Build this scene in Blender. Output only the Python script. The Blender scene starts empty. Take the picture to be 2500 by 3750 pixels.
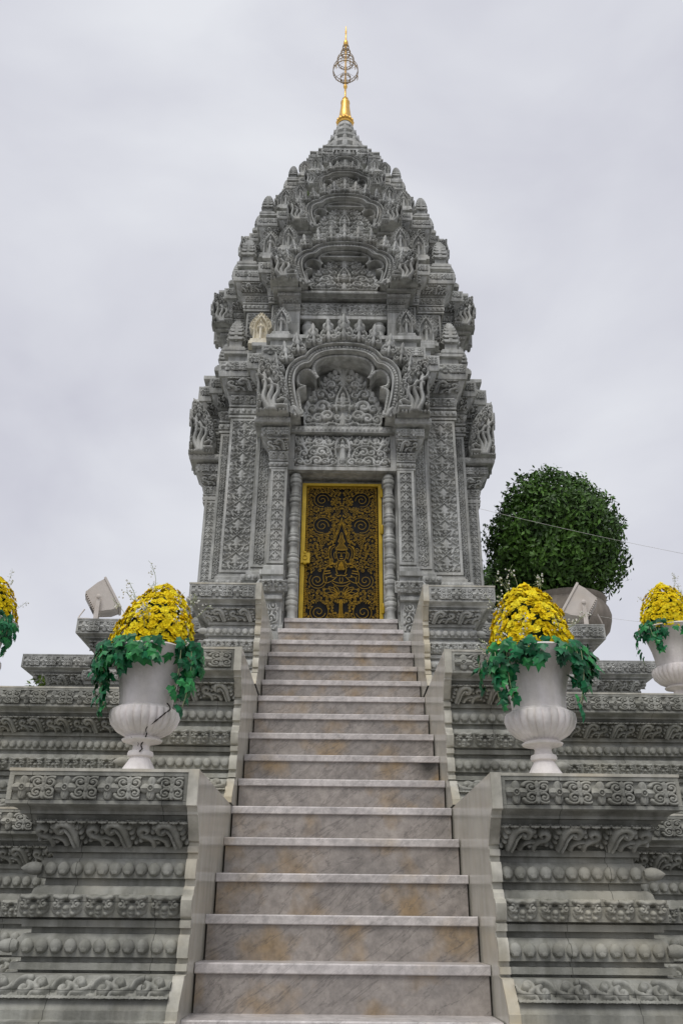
import bpy, math, random
import numpy as np
from mathutils import Matrix, Vector
sc = bpy.context.scene
col = sc.collection
rnd = random.Random(7)
R = math.radians
EYE = 1.6          # eye height above the court; all heights below are measured from the eye and shifted at the end

# ------------------------------------------------------------------ camera
cam = bpy.data.cameras.new('camera'); camo = bpy.data.objects.new('camera', cam); col.objects.link(camo)
cam.sensor_fit = 'VERTICAL'; cam.sensor_height = 36; cam.lens = 29.0; cam.clip_end = 800; cam.clip_start = .05
PITCH, ROLL, YAW, CX = R(26.341), R(.5567), R(.3154), -.0496
camo.matrix_world = (Matrix.Translation((CX, 0, EYE)) @ Matrix.Rotation(-YAW, 4, 'Z') @ Matrix.Rotation(R(90)+PITCH, 4, 'X') @ Matrix.Rotation(ROLL, 4, 'Z'))
sc.camera = camo

# ------------------------------------------------------------------ sky and light (flat overcast)
wd = bpy.data.worlds.new('World'); sc.world = wd; wd.use_nodes = True
wt = wd.node_tree; wt.nodes.clear()
SUN_EL, SUN_AZ = R(58), R(200)
def wn(t, **k):
    n = wt.nodes.new(t)
    for a, b in k.items(): setattr(n, a, b)
    return n
wo = wn('ShaderNodeOutputWorld'); skt = wn('ShaderNodeTexSky', sky_type='NISHITA', sun_disc=False, sun_elevation=SUN_EL, sun_rotation=SUN_AZ)
bg1 = wn('ShaderNodeBackground'); bg1.inputs[1].default_value = .06
bg2 = wn('ShaderNodeBackground'); bg2.inputs[1].default_value = 1.0
tcw = wn('ShaderNodeTexCoord'); mpw = wn('ShaderNodeMapping'); mpw.inputs['Scale'].default_value = (1.6, 1.6, 2.6)
nz1 = wn('ShaderNodeTexNoise'); nz1.inputs['Scale'].default_value = 1.5; nz1.inputs['Detail'].default_value = 5; nz1.inputs['Roughness'].default_value = .48; nz1.inputs['Distortion'].default_value = .35
crw = wn('ShaderNodeValToRGB')
crw.color_ramp.elements[0].position = .33; crw.color_ramp.elements[0].color = (.575, .578, .655, 1)
crw.color_ramp.elements[1].position = .70; crw.color_ramp.elements[1].color = (.785, .80, .845, 1)
mxw = wn('ShaderNodeMixShader'); mxw.inputs[0].default_value = .93
L = wt.links.new
L(tcw.outputs['Generated'], mpw.inputs[0]); L(mpw.outputs[0], nz1.inputs['Vector']); L(nz1.outputs[0], crw.inputs[0]); L(crw.outputs[0], bg2.inputs[0])
L(skt.outputs[0], bg1.inputs[0]); L(bg1.outputs[0], mxw.inputs[1]); L(bg2.outputs[0], mxw.inputs[2]); L(mxw.outputs[0], wo.inputs[0])
sun = bpy.data.lights.new('sun', 'SUN'); sun.energy = 1.5; sun.angle = R(22); sun.color = (1, .97, .92)
suno = bpy.data.objects.new('sun', sun); col.objects.link(suno)
sd = Vector((math.sin(SUN_AZ)*math.cos(SUN_EL), math.cos(SUN_AZ)*math.cos(SUN_EL), math.sin(SUN_EL)))
suno.rotation_euler = (-sd).to_track_quat('-Z', 'Y').to_euler(); suno.location = (0, 0, 30)
sc.view_settings.view_transform = 'Standard'; sc.view_settings.look = 'None'; sc.view_settings.gamma = 1; sc.view_settings.exposure = .08
sc.view_settings.use_curve_mapping = False

# ------------------------------------------------------------------ materials
def mat(name, base, rough=.8, vary=.12, scale=6., c2=None, bump=.15, bscale=60., metal=0, streak=0, tint=None, spec=.3, coat=0, stain=None, objvar=0, joints=0, rain=0, island=0):
    m = bpy.data.materials.new(name); m.use_nodes = True; t = m.node_tree; n = t.nodes; p = n['Principled BSDF']; l = t.links.new
    p.inputs['Roughness'].default_value = rough; p.inputs['Metallic'].default_value = metal; p.inputs['Specular IOR Level'].default_value = spec
    if coat: p.inputs['Coat Weight'].default_value = coat; p.inputs['Coat Roughness'].default_value = .2
    geo = n.new('ShaderNodeNewGeometry')
    no = n.new('ShaderNodeTexNoise'); no.inputs['Scale'].default_value = scale; no.inputs['Detail'].default_value = 6; no.inputs['Roughness'].default_value = .62
    l(geo.outputs['Position'], no.inputs['Vector'])
    cr = n.new('ShaderNodeValToRGB'); e = cr.color_ramp.elements
    b = np.array(base); c = np.array(c2) if c2 is not None else b*(1-vary*2.2)
    e[0].position = .32; e[0].color = (*np.clip(c, 0, 1), 1); e[1].position = .66; e[1].color = (*np.clip(b*(1+vary), 0, 1), 1)
    l(no.outputs[0], cr.inputs[0]); out = cr.outputs[0]
    if streak:
        mp = n.new('ShaderNodeMapping'); mp.inputs['Scale'].default_value = (9, 9, .7); l(geo.outputs['Position'], mp.inputs[0])
        n2 = n.new('ShaderNodeTexNoise'); n2.inputs['Scale'].default_value = 1.6; n2.inputs['Detail'].default_value = 4; l(mp.outputs[0], n2.inputs['Vector'])
        c3 = n.new('ShaderNodeValToRGB'); c3.color_ramp.elements[0].position = .40; c3.color_ramp.elements[1].position = .60
        v = 1-streak; c3.color_ramp.elements[0].color = (v, v, v*.97, 1); c3.color_ramp.elements[1].color = (1, 1, 1, 1); l(n2.outputs[0], c3.inputs[0])
        mx = n.new('ShaderNodeMixRGB'); mx.blend_type = 'MULTIPLY'; mx.inputs[0].default_value = 1; l(out, mx.inputs[1]); l(c3.outputs[0], mx.inputs[2]); out = mx.outputs[0]
    if tint is not None:
        n4 = n.new('ShaderNodeTexNoise'); n4.inputs['Scale'].default_value = 2.3 if bump > .05 else 4.2; n4.inputs['Detail'].default_value = 5; l(geo.outputs['Position'], n4.inputs['Vector'])
        c4 = n.new('ShaderNodeMapRange'); c4.inputs[1].default_value = .50; c4.inputs[2].default_value = .72; c4.inputs[4].default_value = .75; l(n4.outputs[0], c4.inputs[0])
        mx = n.new('ShaderNodeMixRGB'); l(c4.outputs[0], mx.inputs[0]); l(out, mx.inputs[1]); mx.inputs[2].default_value = (*tint, 1); out = mx.outputs[0]
    if stain is not None:
        ds = n.new('ShaderNodeVectorMath'); ds.operation = 'DISTANCE'; l(geo.outputs['Position'], ds.inputs[0]); ds.inputs[1].default_value = stain[0]
        ad = n.new('ShaderNodeMath'); ad.operation = 'MULTIPLY_ADD'; l(no.outputs[0], ad.inputs[0]); ad.inputs[1].default_value = .22; l(ds.outputs['Value'], ad.inputs[2])
        c5 = n.new('ShaderNodeMapRange'); c5.inputs[1].default_value = stain[1]; c5.inputs[2].default_value = stain[1]+.07; c5.inputs[3].default_value = .9; c5.inputs[4].default_value = 0; l(ad.outputs[0], c5.inputs[0])
        mx = n.new('ShaderNodeMixRGB'); l(c5.outputs[0], mx.inputs[0]); l(out, mx.inputs[1]); mx.inputs[2].default_value = (.012, .012, .008, 1); out = mx.outputs[0]
    def mult(fac_socket, lo, hi, f0=0., f1=1.):
        nonlocal out
        mr = n.new('ShaderNodeMapRange'); mr.inputs[1].default_value = f0; mr.inputs[2].default_value = f1; mr.inputs[3].default_value = lo; mr.inputs[4].default_value = hi; l(fac_socket, mr.inputs[0])
        mx = n.new('ShaderNodeMixRGB'); mx.blend_type = 'MULTIPLY'; mx.inputs[0].default_value = 1; l(out, mx.inputs[1]); l(mr.outputs[0], mx.inputs[2]); out = mx.outputs[0]
    if objvar: oi = n.new('ShaderNodeObjectInfo'); mult(oi.outputs['Random'], 1-objvar, 1+objvar)
    if island: mult(geo.outputs['Random Per Island'], 1-island, 1+island)
    if rain:      # long dark weather runs with their own shape
        mp = n.new('ShaderNodeMapping'); mp.inputs['Scale'].default_value = (3.2, 3.2, .35); l(geo.outputs['Position'], mp.inputs[0])
        nr_ = n.new('ShaderNodeTexNoise'); nr_.inputs['Scale'].default_value = 1.3; nr_.inputs['Detail'].default_value = 7; nr_.inputs['Roughness'].default_value = .7; l(mp.outputs[0], nr_.inputs['Vector']); mult(nr_.outputs[0], 1-rain, 1.04, .34, .52)
    if joints:    # hairline joints between the blocks
        sx = n.new('ShaderNodeSeparateXYZ'); l(geo.outputs['Position'], sx.inputs[0]); cx = n.new('ShaderNodeCombineXYZ'); l(sx.outputs[0], cx.inputs[0]); l(sx.outputs[2], cx.inputs[1])
        bk = n.new('ShaderNodeTexBrick'); bk.offset = .37; bk.inputs['Scale'].default_value = 1.; bk.inputs['Mortar Size'].default_value = .0022; bk.inputs['Mortar Smooth'].default_value = .3; bk.inputs['Brick Width'].default_value = .61; bk.inputs['Row Height'].default_value = .333; l(cx.outputs[0], bk.inputs['Vector']); mult(bk.outputs['Fac'], 1., 1-joints)
    l(out, p.inputs['Base Color'])
    if bump:
        nb = n.new('ShaderNodeTexNoise'); nb.inputs['Scale'].default_value = bscale; nb.inputs['Detail'].default_value = 4; l(geo.outputs['Position'], nb.inputs['Vector'])
        bp = n.new('ShaderNodeBump'); bp.inputs['Strength'].default_value = bump; bp.inputs['Distance'].default_value = .01; l(nb.outputs[0], bp.inputs['Height']); l(bp.outputs[0], p.inputs['Normal'])
    return m

def marble(name, base, dark, ochre, vein, amt, stain=None, patch=(.49, .69)):
    m = mat(name, base, rough=.34, vary=.06, scale=2.6, c2=dark, tint=ochre, bump=.03, spec=.4, stain=stain)
    t = m.node_tree; n = t.nodes; l = t.links.new; p = n['Principled BSDF']
    for q in n:
        if q.type == 'MAP_RANGE' and abs(q.inputs[2].default_value-.72) < 1e-4: q.inputs[1].default_value, q.inputs[2].default_value = patch
    old = p.inputs['Base Color'].links[0].from_socket
    geo = n.new('ShaderNodeNewGeometry'); mp = n.new('ShaderNodeMapping'); mp.vector_type = 'TEXTURE'; mp.inputs['Rotation'].default_value = (0, R(-36), 0); mp.inputs['Scale'].default_value = (1.1, .7, .24)
    l(geo.outputs['Position'], mp.inputs[0])
    for sc2, lo, hi, am, dist in ((2.0, .484, .516, amt, .55), (1.1, .36, .50, amt*.55, .3)):
        nn = n.new('ShaderNodeTexNoise'); nn.inputs['Scale'].default_value = sc2; nn.inputs['Detail'].default_value = 9; nn.inputs['Roughness'].default_value = .66; nn.inputs['Distortion'].default_value = dist
        l(mp.outputs[0], nn.inputs['Vector'])
        cr_ = n.new('ShaderNodeValToRGB'); e = cr_.color_ramp.elements; e[0].position = lo; e[1].position = hi; e[1].color = (0, 0, 0, 1)
        if hi-lo < .1: e[0].color = (0, 0, 0, 1); k = e.new((lo+hi)/2); k.color = (am, am, am, 1)
        else: e[0].color = (am, am, am, 1)
        l(nn.outputs[0], cr_.inputs[0])
        mx = n.new('ShaderNodeMixRGB'); l(cr_.outputs[0], mx.inputs[0]); l(old, mx.inputs[1]); mx.inputs[2].default_value = (*vein, 1); old = mx.outputs[0]
    ns = n.new('ShaderNodeTexNoise'); ns.inputs['Scale'].default_value = 17; ns.inputs['Detail'].default_value = 8; ns.inputs['Roughness'].default_value = .75; l(geo.outputs['Position'], ns.inputs['Vector'])
    mr = n.new('ShaderNodeMapRange'); mr.inputs[1].default_value = .33; mr.inputs[2].default_value = .62; mr.inputs[3].default_value = .66; mr.inputs[4].default_value = 1.10; l(ns.outputs[0], mr.inputs[0])
    mx = n.new('ShaderNodeMixRGB'); mx.blend_type = 'MULTIPLY'; mx.inputs[0].default_value = 1; l(old, mx.inputs[1]); l(mr.outputs[0], mx.inputs[2]); l(mx.outputs[0], p.inputs['Base Color'])
    return m

M = {}
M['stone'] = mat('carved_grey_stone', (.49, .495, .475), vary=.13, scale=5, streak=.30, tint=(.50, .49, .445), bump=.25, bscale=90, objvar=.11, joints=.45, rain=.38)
M['stone_dark'] = mat('darker_grey_stone', (.355, .355, .318), vary=.15, scale=4, streak=.30, tint=(.41, .385, .31), bump=.25, bscale=90, objvar=.09, joints=.55, rain=.30)  # darker, yellower version of the grey stone for the lower terraces
M['cream_stone'] = mat('cream_stone', (.82, .77, .64), vary=.08, scale=18, c2=(.68, .62, .49), bump=.2, streak=.15)
M['cheek'] = mat('cream_marble', (.57, .55, .48), rough=.16, vary=.10, scale=3, streak=.09, tint=(.54, .50, .41), bump=.015, spec=.5)
M['edge'] = mat('cream_marble_edge', (.56, .54, .47), rough=.5, vary=.14, scale=9, tint=(.54, .46, .31), bump=.08, streak=.2)
M['riser'] = marble('veined_brown_marble', (.365, .328, .295), (.285, .262, .242), (.345, .235, .11), (.14, .125, .115), .62, stain=((.60, 5.86, EYE+.98), .17))
M['tread'] = marble('white_marble', (.64, .60, .575), (.50, .47, .455), (.54, .45, .34), (.28, .25, .24), .45, None, (.56, .76))
M['gold'] = mat('gilded_metal', (.76, .46, .11), rough=.38, vary=.08, scale=12, metal=.85, bump=.1)
M['gold_old'] = mat('tarnished_gilt', (.42, .30, .15), rough=.4, vary=.2, scale=30, metal=.55, bump=.1)
M['gold_paint'] = mat('gold_paint', (.50, .335, .012), rough=.42, vary=.10, scale=10, metal=.15, bump=.05, spec=.5)
M['gold_rod'] = mat('gold_painted_rod', (.40, .245, .022), rough=.45, vary=.12, scale=14, metal=.2, bump=0, spec=.5)
M['glass'] = mat('dark_glass', (.009, .009, .009), rough=.5, vary=.3, scale=5, bump=0, spec=.15)
M['opening_shade'] = mat('painted_opening_shade', (.05, .05, .048), bump=0)
M['plaster'] = mat('white_plaster', (.82, .775, .755), vary=.07, scale=8, tint=(.74, .69, .665), bump=.25, bscale=50, streak=.12, rain=.16)
M['crack'] = mat('crack_grime', (.03, .025, .022), bump=0)
M['yellow'] = mat('yellow_petals', (.80, .65, .012), rough=.7, vary=.12, scale=40, c2=(.70, .48, .006), bump=0, spec=.15, objvar=.13)
M['yellow2'] = mat('light_yellow_petals', (.86, .74, .04), rough=.7, vary=.10, scale=40, c2=(.76, .60, .012), bump=0, spec=.15, objvar=.12)
M['ivy'] = mat('ivy_fabric', (.006, .125, .042), rough=.45, vary=.3, scale=30, c2=(.003, .052, .022), bump=0, spec=.35, objvar=.45)
M['ivy2'] = mat('light_ivy_fabric', (.030, .23, .055), rough=.45, vary=.25, scale=30, c2=(.008, .095, .035), bump=0, spec=.35, objvar=.3)
M['stem'] = mat('pale_stem', (.35, .40, .22), bump=0)
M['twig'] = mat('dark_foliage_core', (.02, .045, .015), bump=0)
M['white'] = mat('white_petals', (.75, .75, .68), bump=0)
M['leaf'] = mat('tree_leaves', (.070, .150, .022), rough=.45, vary=.3, scale=5, c2=(.026, .066, .012), bump=0, spec=.35, island=.55)
M['leaf_core'] = mat('crown_core', (.016, .034, .009), rough=.8, vary=.3, scale=9, bump=0)  # dark green for the solid core added inside each tree crown
M['bark'] = mat('bark', (.10, .075, .055), rough=.9, vary=.3, scale=20, bump=.5, bscale=40)
M['planter'] = mat('buff_concrete', (.27, .235, .20), vary=.1, scale=7, streak=.15, bump=.2)
M['lamp'] = mat('cream_lamp_paint', (.62, .57, .52), rough=.45, vary=.05, scale=10, bump=.02, tint=(.55, .48, .41))
M['lamp_glass'] = mat('lamp_glass', (.35, .35, .34), rough=.12, vary=.05, bump=0, spec=.6)
M['grille'] = mat('grille_grey', (.16, .15, .14), bump=0)
M['wire'] = mat('pale_wire', (.65, .64, .60), bump=0)
M['pave'] = mat('court_paving', (.17, .165, .155), vary=.12, scale=2, bump=.2)
M['weed'] = mat('weed_leaves', (.10, .16, .025), bump=0)

# ------------------------------------------------------------------ mesh helpers
class B:
    def __init__(s): s.v = []; s.f = []; s.n = 0
    def add(s, V, F):
        V = np.asarray(V, float).reshape(-1, 3); s.v.append(V); s.f += [tuple(int(i)+s.n for i in f) for f in F]; s.n += len(V); return s
    def box(s, x0, x1, y0, y1, z0, z1):
        V = [(x, y, z) for z in (z0, z1) for y in (y0, y1) for x in (x0, x1)]
        return s.add(V, [(0, 2, 3, 1), (4, 5, 7, 6), (0, 1, 5, 4), (2, 6, 7, 3), (0, 4, 6, 2), (1, 3, 7, 5)])
    def grid(s, P, cu=False, cv=False):
        P = np.asarray(P, float); n, m = P.shape[:2]; F = []
        for i in range(n if cu else n-1):
            for j in range(m if cv else m-1):
                a, b = i*m+j, i*m+(j+1) % m; c, d = ((i+1) % n)*m+(j+1) % m, ((i+1) % n)*m+j
                F.append((a, b, c, d))
        return s.add(P.reshape(-1, 3), F)
    def lathe(s, prof, n=24, c=(0, 0, 0), cap=True, flute=None):
        P = []
        for k, (r, z) in enumerate(prof):
            a = np.linspace(0, 2*np.pi, n, endpoint=False)
            rr = r*np.ones(n)
            if flute is not None: rr = r*(1+flute(k, a))
            P.append(np.stack([c[0]+rr*np.cos(a), c[1]+rr*np.sin(a), np.full(n, c[2]+z)], 1))
        s.grid(np.array(P), cv=True)
        if cap:
            b = s.n-len(prof)*n
            s.f.append(tuple(range(b+n-1, b-1, -1))); s.f.append(tuple(range(s.n-n, s.n)))
        return s
    def tube(s, pts, r, n=6, cap=True):
        pts = np.asarray(pts, float); m = len(pts); r = np.broadcast_to(np.asarray(r, float), (m,))
        t = np.gradient(pts, axis=0); t /= np.linalg.norm(t, axis=1)[:, None]+1e-12
        u = np.array((0, 0, 1.)) if abs(t[0][2]) < .9 else np.array((1., 0, 0)); P = []
        for i in range(m):
            u = u-t[i]*(u@t[i]); u /= np.linalg.norm(u)+1e-12; w = np.cross(t[i], u)
            a = np.linspace(0, 2*np.pi, n, endpoint=False)
            P.append(pts[i]+r[i]*(np.cos(a)[:, None]*u+np.sin(a)[:, None]*w))
        s.grid(np.array(P), cv=True)
        if cap:
            b = s.n-m*n; s.f.append(tuple(range(b+n-1, b-1, -1))); s.f.append(tuple(range(s.n-n, s.n)))
        return s
    def ball(s, c, r, nu=8, nv=6, sc3=(1, 1, 1)):
        th = np.linspace(.12, np.pi-.12, nv); P = []
        for t in th:
            a = np.linspace(0, 2*np.pi, nu, endpoint=False)
            P.append(np.stack([c[0]+r*sc3[0]*np.sin(t)*np.cos(a), c[1]+r*sc3[1]*np.sin(t)*np.sin(a), np.full(nu, c[2]-r*sc3[2]*np.cos(t))], 1))
        s.grid(np.array(P), cv=True); b = s.n-nv*nu
        s.f.append(tuple(range(b+nu-1, b-1, -1))); s.f.append(tuple(range(s.n-nu, s.n)))
        return s
    def prism(s, pts, axis, a, b):          # convex outline extruded along x or y
        n = len(pts)
        mk = (lambda p, d: (d, p[0], p[1])) if axis == 'x' else (lambda p, d: (p[0], d, p[1]))
        s.add([mk(p, a) for p in pts]+[mk(p, b) for p in pts], [tuple(range(n)), tuple(range(2*n-1, n-1, -1))]+[(i, i+n, (i+1) % n+n, (i+1) % n) for i in range(n)])
        return s
    def mesh(s, name, m, smooth=40):
        me = bpy.data.meshes.new(name); me.from_pydata(np.concatenate(s.v).tolist(), [], s.f)
        if isinstance(m, str): me.materials.append(M[m])
        import bmesh
        bm = bmesh.new(); bm.from_mesh(me); bmesh.ops.recalc_face_normals(bm, faces=bm.faces); bm.to_mesh(me); bm.free()
        if smooth:
            me.polygons.foreach_set('use_smooth', np.ones(len(me.polygons), bool)); me.set_sharp_from_angle(angle=R(smooth))
        me.update(); return me

WM = {}
T = lambda x, y, z: Matrix.Translation((x, y, z))
def S(x, y, z): return Matrix.Diagonal((x, y, z, 1))
def RX(a): return Matrix.Rotation(a, 4, 'X')
def RY(a): return Matrix.Rotation(a, 4, 'Y')
def RZ(a): return Matrix.Rotation(a, 4, 'Z')
I4 = Matrix.Identity(4)
def thing(name, label, cat, loc=(0, 0, 0), group=None, me=None, mtx=None, kind=None):
    o = bpy.data.objects.new(name, me); col.objects.link(o); m = mtx if mtx is not None else T(*loc); o.matrix_world = m; WM[o.name] = m
    o['label'] = label; o['category'] = cat
    if group: o['group'] = group
    if kind: o['kind'] = kind
    return o
def part(name, me, parent, mtx=I4, label=None, kind=None):
    o = bpy.data.objects.new(name, me); col.objects.link(o); o.parent = parent
    o.matrix_local = WM[parent.name].inverted() @ mtx; WM[o.name] = mtx
    if label: o['label'] = label
    if kind: o['kind'] = kind
    return o
def structure(name, me):
    o = bpy.data.objects.new(name, me); col.objects.link(o); o['kind'] = 'structure'; WM[o.name] = I4; return o

# ------------------------------------------------------------------ carved relief (height fields from strokes)
def cr(pts, n=40):
    p = np.array(pts, float); p = np.vstack([2*p[0]-p[1], p, 2*p[-1]-p[-2]]); k = len(p)-3; out = []
    for t in np.linspace(0, k-1e-6, n):
        i = int(t); u = t-i; a, b, c, d = p[i:i+4]
        out.append(.5*((2*b)+(c-a)*u+(2*a-5*b+4*c-d)*u*u+(3*b-a-3*c+d)*u**3))
    return np.array(out)
def spiral(cx, cz, r, a0, turns, dr=1, n=46, r1=.12):
    t = np.linspace(0, 1, n); a = R(a0)+dr*turns*2*np.pi*t; q = r*(1-t*(1-r1)); return np.stack([cx+q*np.cos(a), cz+q*np.sin(a)], 1)
def st(H, X, Z, p, w, h=1.):
    p = np.asarray(p, float); w = np.broadcast_to(np.asarray(w, float), (len(p),))
    d = np.full(X.shape, 9.)
    for (px, pz), ww in zip(p, w): np.minimum(d, ((X-px)**2+(Z-pz)**2)/(ww*ww), out=d)
    np.maximum(H, h*np.clip(1-d, 0, 1)**.34, out=H)
def leaf(H, X, Z, a, b, w, h=1.):
    t = np.linspace(0, 1, 26)[:, None]; p = np.array(a)*(1-t)+np.array(b)*t
    st(H, X, Z, p, w*(np.sin(np.pi*np.clip(.12+.86*t[:, 0], 0, 1))**.8)+.01, h)
def scroll(H, X, Z, cx, cz, r, a0, dr=1, turns=1.3, w=None, h=1.):
    w = w or r*.3
    st(H, X, Z, spiral(cx, cz, r, a0, turns, dr), np.linspace(w, w*.6, 46), h); st(H, X, Z, [(cx, cz)], w*1.15, h*1.1)

def m_flower(X, Z):
    H = np.zeros_like(X)
    for k in range(4):
        a = k*np.pi/2; c, s = np.cos(a), np.sin(a); leaf(H, X, Z, (.5+.06*c, .5+.06*s), (.5+.53*c, .5+.48*s), .21, .8); leaf(H, X, Z, (.5+.16*c, .5+.16*s), (.5+.44*c, .5+.40*s), .06, .95)
    st(H, X, Z, spiral(.5, .5, .13, 0, 1, r1=1), .055, 1.1); st(H, X, Z, [(.5, .5)], .065, 1.2)
    b = 1.53; X = b+(X-b)/1.22
    for sx in (-1, 1):
        for sz in (-1, 1):
            q = np.array([sx, sz])
            st(H, X, Z, np.array([b, .5])+q*spiral(.25, .22, .20, -130, 1.2), np.linspace(.08, .055, 46)); st(H, X, Z, [(b+sx*.25, .5+sz*.21)], .085, 1.15)
            st(H, X, Z, np.array([b, .5])+q*cr([(.05, .14), (.10, .38), (.28, .45), (.46, .40), (.54, .30)]), np.linspace(.055, .10, 40), .9); st(H, X, Z, np.array([b, .5])+q*np.array([(.50, .10), (.52, .14)]), .06, .7)
        leaf(H, X, Z, (b, .5), (b, .5+sx*.18), .09, 1.1); leaf(H, X, Z, (b, .5+sx*.22), (b, .5+sx*.49), .10)
        leaf(H, X, Z, (b, .5), (b+sx*.14, .5), .075)
    return H
def wrap(f, a):
    def g(X, Z):
        H = np.zeros_like(X)
        for k in (-1, 0, 1): f(H, X+k*a, Z)
        return H
    return g
def _ac(H, X, Z):
    st(H, X, Z, cr([(.26, .0), (.33, .24), (.38, .50), (.50, .76), (.72, .84), (.88, .70), (.82, .52), (.68, .54), (.66, .66)]), np.interp(np.linspace(0, 1, 40), [0, .4, .7, 1], [.09, .14, .12, .06]), .95)
    st(H, X, Z, cr([(.36, .0), (.44, .24), (.50, .48), (.60, .66)]), np.linspace(.05, .03, 40), 1.15); st(H, X, Z, [(.72, .62)], .06, 1.15)
    st(H, X, Z, cr([(.62, .0), (.68, .16), (.84, .28), (1.0, .30)]), np.linspace(.11, .05, 40), .8)
    st(H, X, Z, cr([(1.02, .0), (1.06, .20), (1.20, .34), (1.36, .40), (1.42, .56), (1.30, .68), (1.18, .60), (1.24, .50)]), np.interp(np.linspace(0, 1, 40), [0, .4, .7, 1], [.08, .12, .10, .05]), .9)
    for q in ((.16, .28, .09), (.18, .48, .10), (.24, .68, .11), (1.04, .52, .10), (1.00, .70, .09), (.90, .12, .09), (1.40, .18, .09), (.06, .10, .08)): st(H, X, Z, [q[:2]], q[2], .75)
    for x in (.10, .40, .70, 1.0, 1.30): st(H, X, Z, [(x-.08, .96), (x, .94), (x+.08, .96)], .085, .85)
def _ss(H, X, Z):
    a = spiral(.46, .66, .24, -75, 1.1, 1)[::-1]; b = spiral(1.02, .42, .25, 110, 1.1, 1)
    st(H, X, Z, np.vstack([a, cr([a[-1], (.66, .54), (.80, .60), b[0]], 20), b]), .105)
    st(H, X, Z, [(.46, .66)], .12, 1.1); st(H, X, Z, [(1.02, .42)], .12, 1.1)
    st(H, X, Z, cr([(.30, .40), (.48, .30), (.66, .30), (.74, .16)]), np.linspace(.12, .06, 40), .8); st(H, X, Z, cr([(.90, .90), (1.15, .90), (1.36, .74), (1.44, .50)]), np.linspace(.13, .07, 40), .85); st(H, X, Z, cr([(.05, .72), (.14, .52), (.30, .42)], 20), .09, .7)
    for x in (.12, .48, .84, 1.20): st(H, X, Z, [(x-.11, .06), (x, .04), (x+.11, .06)], .13, .8)
def _lo(H, X, Z):
    st(H, X, Z, cr([(.40, .42), (.75, .30), (1.10, .42)]), .34, .45)
    for r, w, h in ((.46, .10, .75), (.30, .10, .95)):
        for t in np.linspace(np.pi*1.05, np.pi*1.95, 5 if r > .4 else 3): st(H, X, Z, [(.75+r*1.1*np.cos(t), .50+r*np.sin(t)*.95)], w*1.25, h)
    st(H, X, Z, [(.75, .40)], .15, 1.15)
    for s in (-1, 1):
        st(H, X, Z, np.array([.75, 0])+np.array([s, 1])*spiral(.48, .58, .17, 100, 1.2), .08, .95); st(H, X, Z, [(.75+s*.48, .58)], .08, 1.05); st(H, X, Z, [(.75+s*.24, .68)], .13, .95)
    st(H, X, Z, cr([(.22, .90), (.48, .84), (.75, .90), (1.02, .84), (1.28, .90)]), .13, 1.0)
def m_diamond(X, Z):
    X = X*.8/1.35          # a=.80 lattice of lozenges with flame leaves
    H = np.zeros_like(X); c = .40
    for s in (-1, 1):
        st(H, X, Z, cr([(c, 0), (c+s*.18, .26), (c+s*.40, .5)], 26), .026, .75); st(H, X, Z, cr([(c+s*.40, .5), (c+s*.18, .74), (c, 1)], 26), .026, .75)
        scroll(H, X, Z, c+s*.30, .16, .085, 90, -s, 1.1, .035); scroll(H, X, Z, c+s*.30, .84, .085, -90, s, 1.1, .035)
        scroll(H, X, Z, c+s*.115, .36, .075, 200 if s < 0 else -20, s, 1.1, .034); leaf(H, X, Z, (c+s*.05, .52), (c+s*.17, .64), .045); leaf(H, X, Z, (c+s*.36, .30), (c+s*.28, .02), .035, .8)
        leaf(H, X, Z, (c+s*.16, .05), (c+s*.24, .30), .04, .8); leaf(H, X, Z, (c+s*.20, .97), (c+s*.12, .80), .04, .8)
    leaf(H, X, Z, (c, .34), (c, .82), .095, 1.1); leaf(H, X, Z, (c, .20), (c, .34), .05); st(H, X, Z, [(c, .12)], .05)
    return H
def _ri(H, X, Z):            # a=.62 climbing vine, wraps in z by construction
    for k in (-1, 0, 1):
        z = k
        st(H, X, Z, cr([(.10, z), (.16, z+.2), (.50, z+.32), (.54, z+.5), (.48, z+.68), (.14, z+.80), (.10, z+1.)]), .038, .8)
        scroll(H, X, Z, .26, z+.42, .17, 0, 1, 1.4, .05); scroll(H, X, Z, .36, z+.92, .17, 180, 1, 1.4, .05)
        for q in ((.50, .12), (.12, .62), (.10, .33), (.52, .80), (.30, .12), (.30, .66)): leaf(H, X, Z, (q[0]-.03, z+q[1]-.05), (q[0]+.03, z+q[1]+.06), .05, .8)
def m_chev(X, Z):            # a=1.1 chevrons with hanging leaf
    H = np.zeros_like(X); c = .55
    for s in (-1, 1):
        st(H, X, Z, cr([(c, .98), (c+s*.28, .70), (c+s*.52, .42)], 24), .06, .8); leaf(H, X, Z, (c+s*.10, .38), (c+s*.26, .62), .09, .9); st(H, X, Z, [(c+s*.42, .10)], .10, .8); leaf(H, X, Z, (c+s*.14, .08), (c+s*.30, .30), .08, .8)
    leaf(H, X, Z, (c, .10), (c, .80), .14, 1.1)
    return H
def m_dent(X, Z):
    H = np.zeros_like(X); H[(abs(X-.5) < .36) & (abs(Z-.5) < .36)] = .8; st(H, X, Z, [(.5, .5)], .2, 1.2); return H

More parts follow.
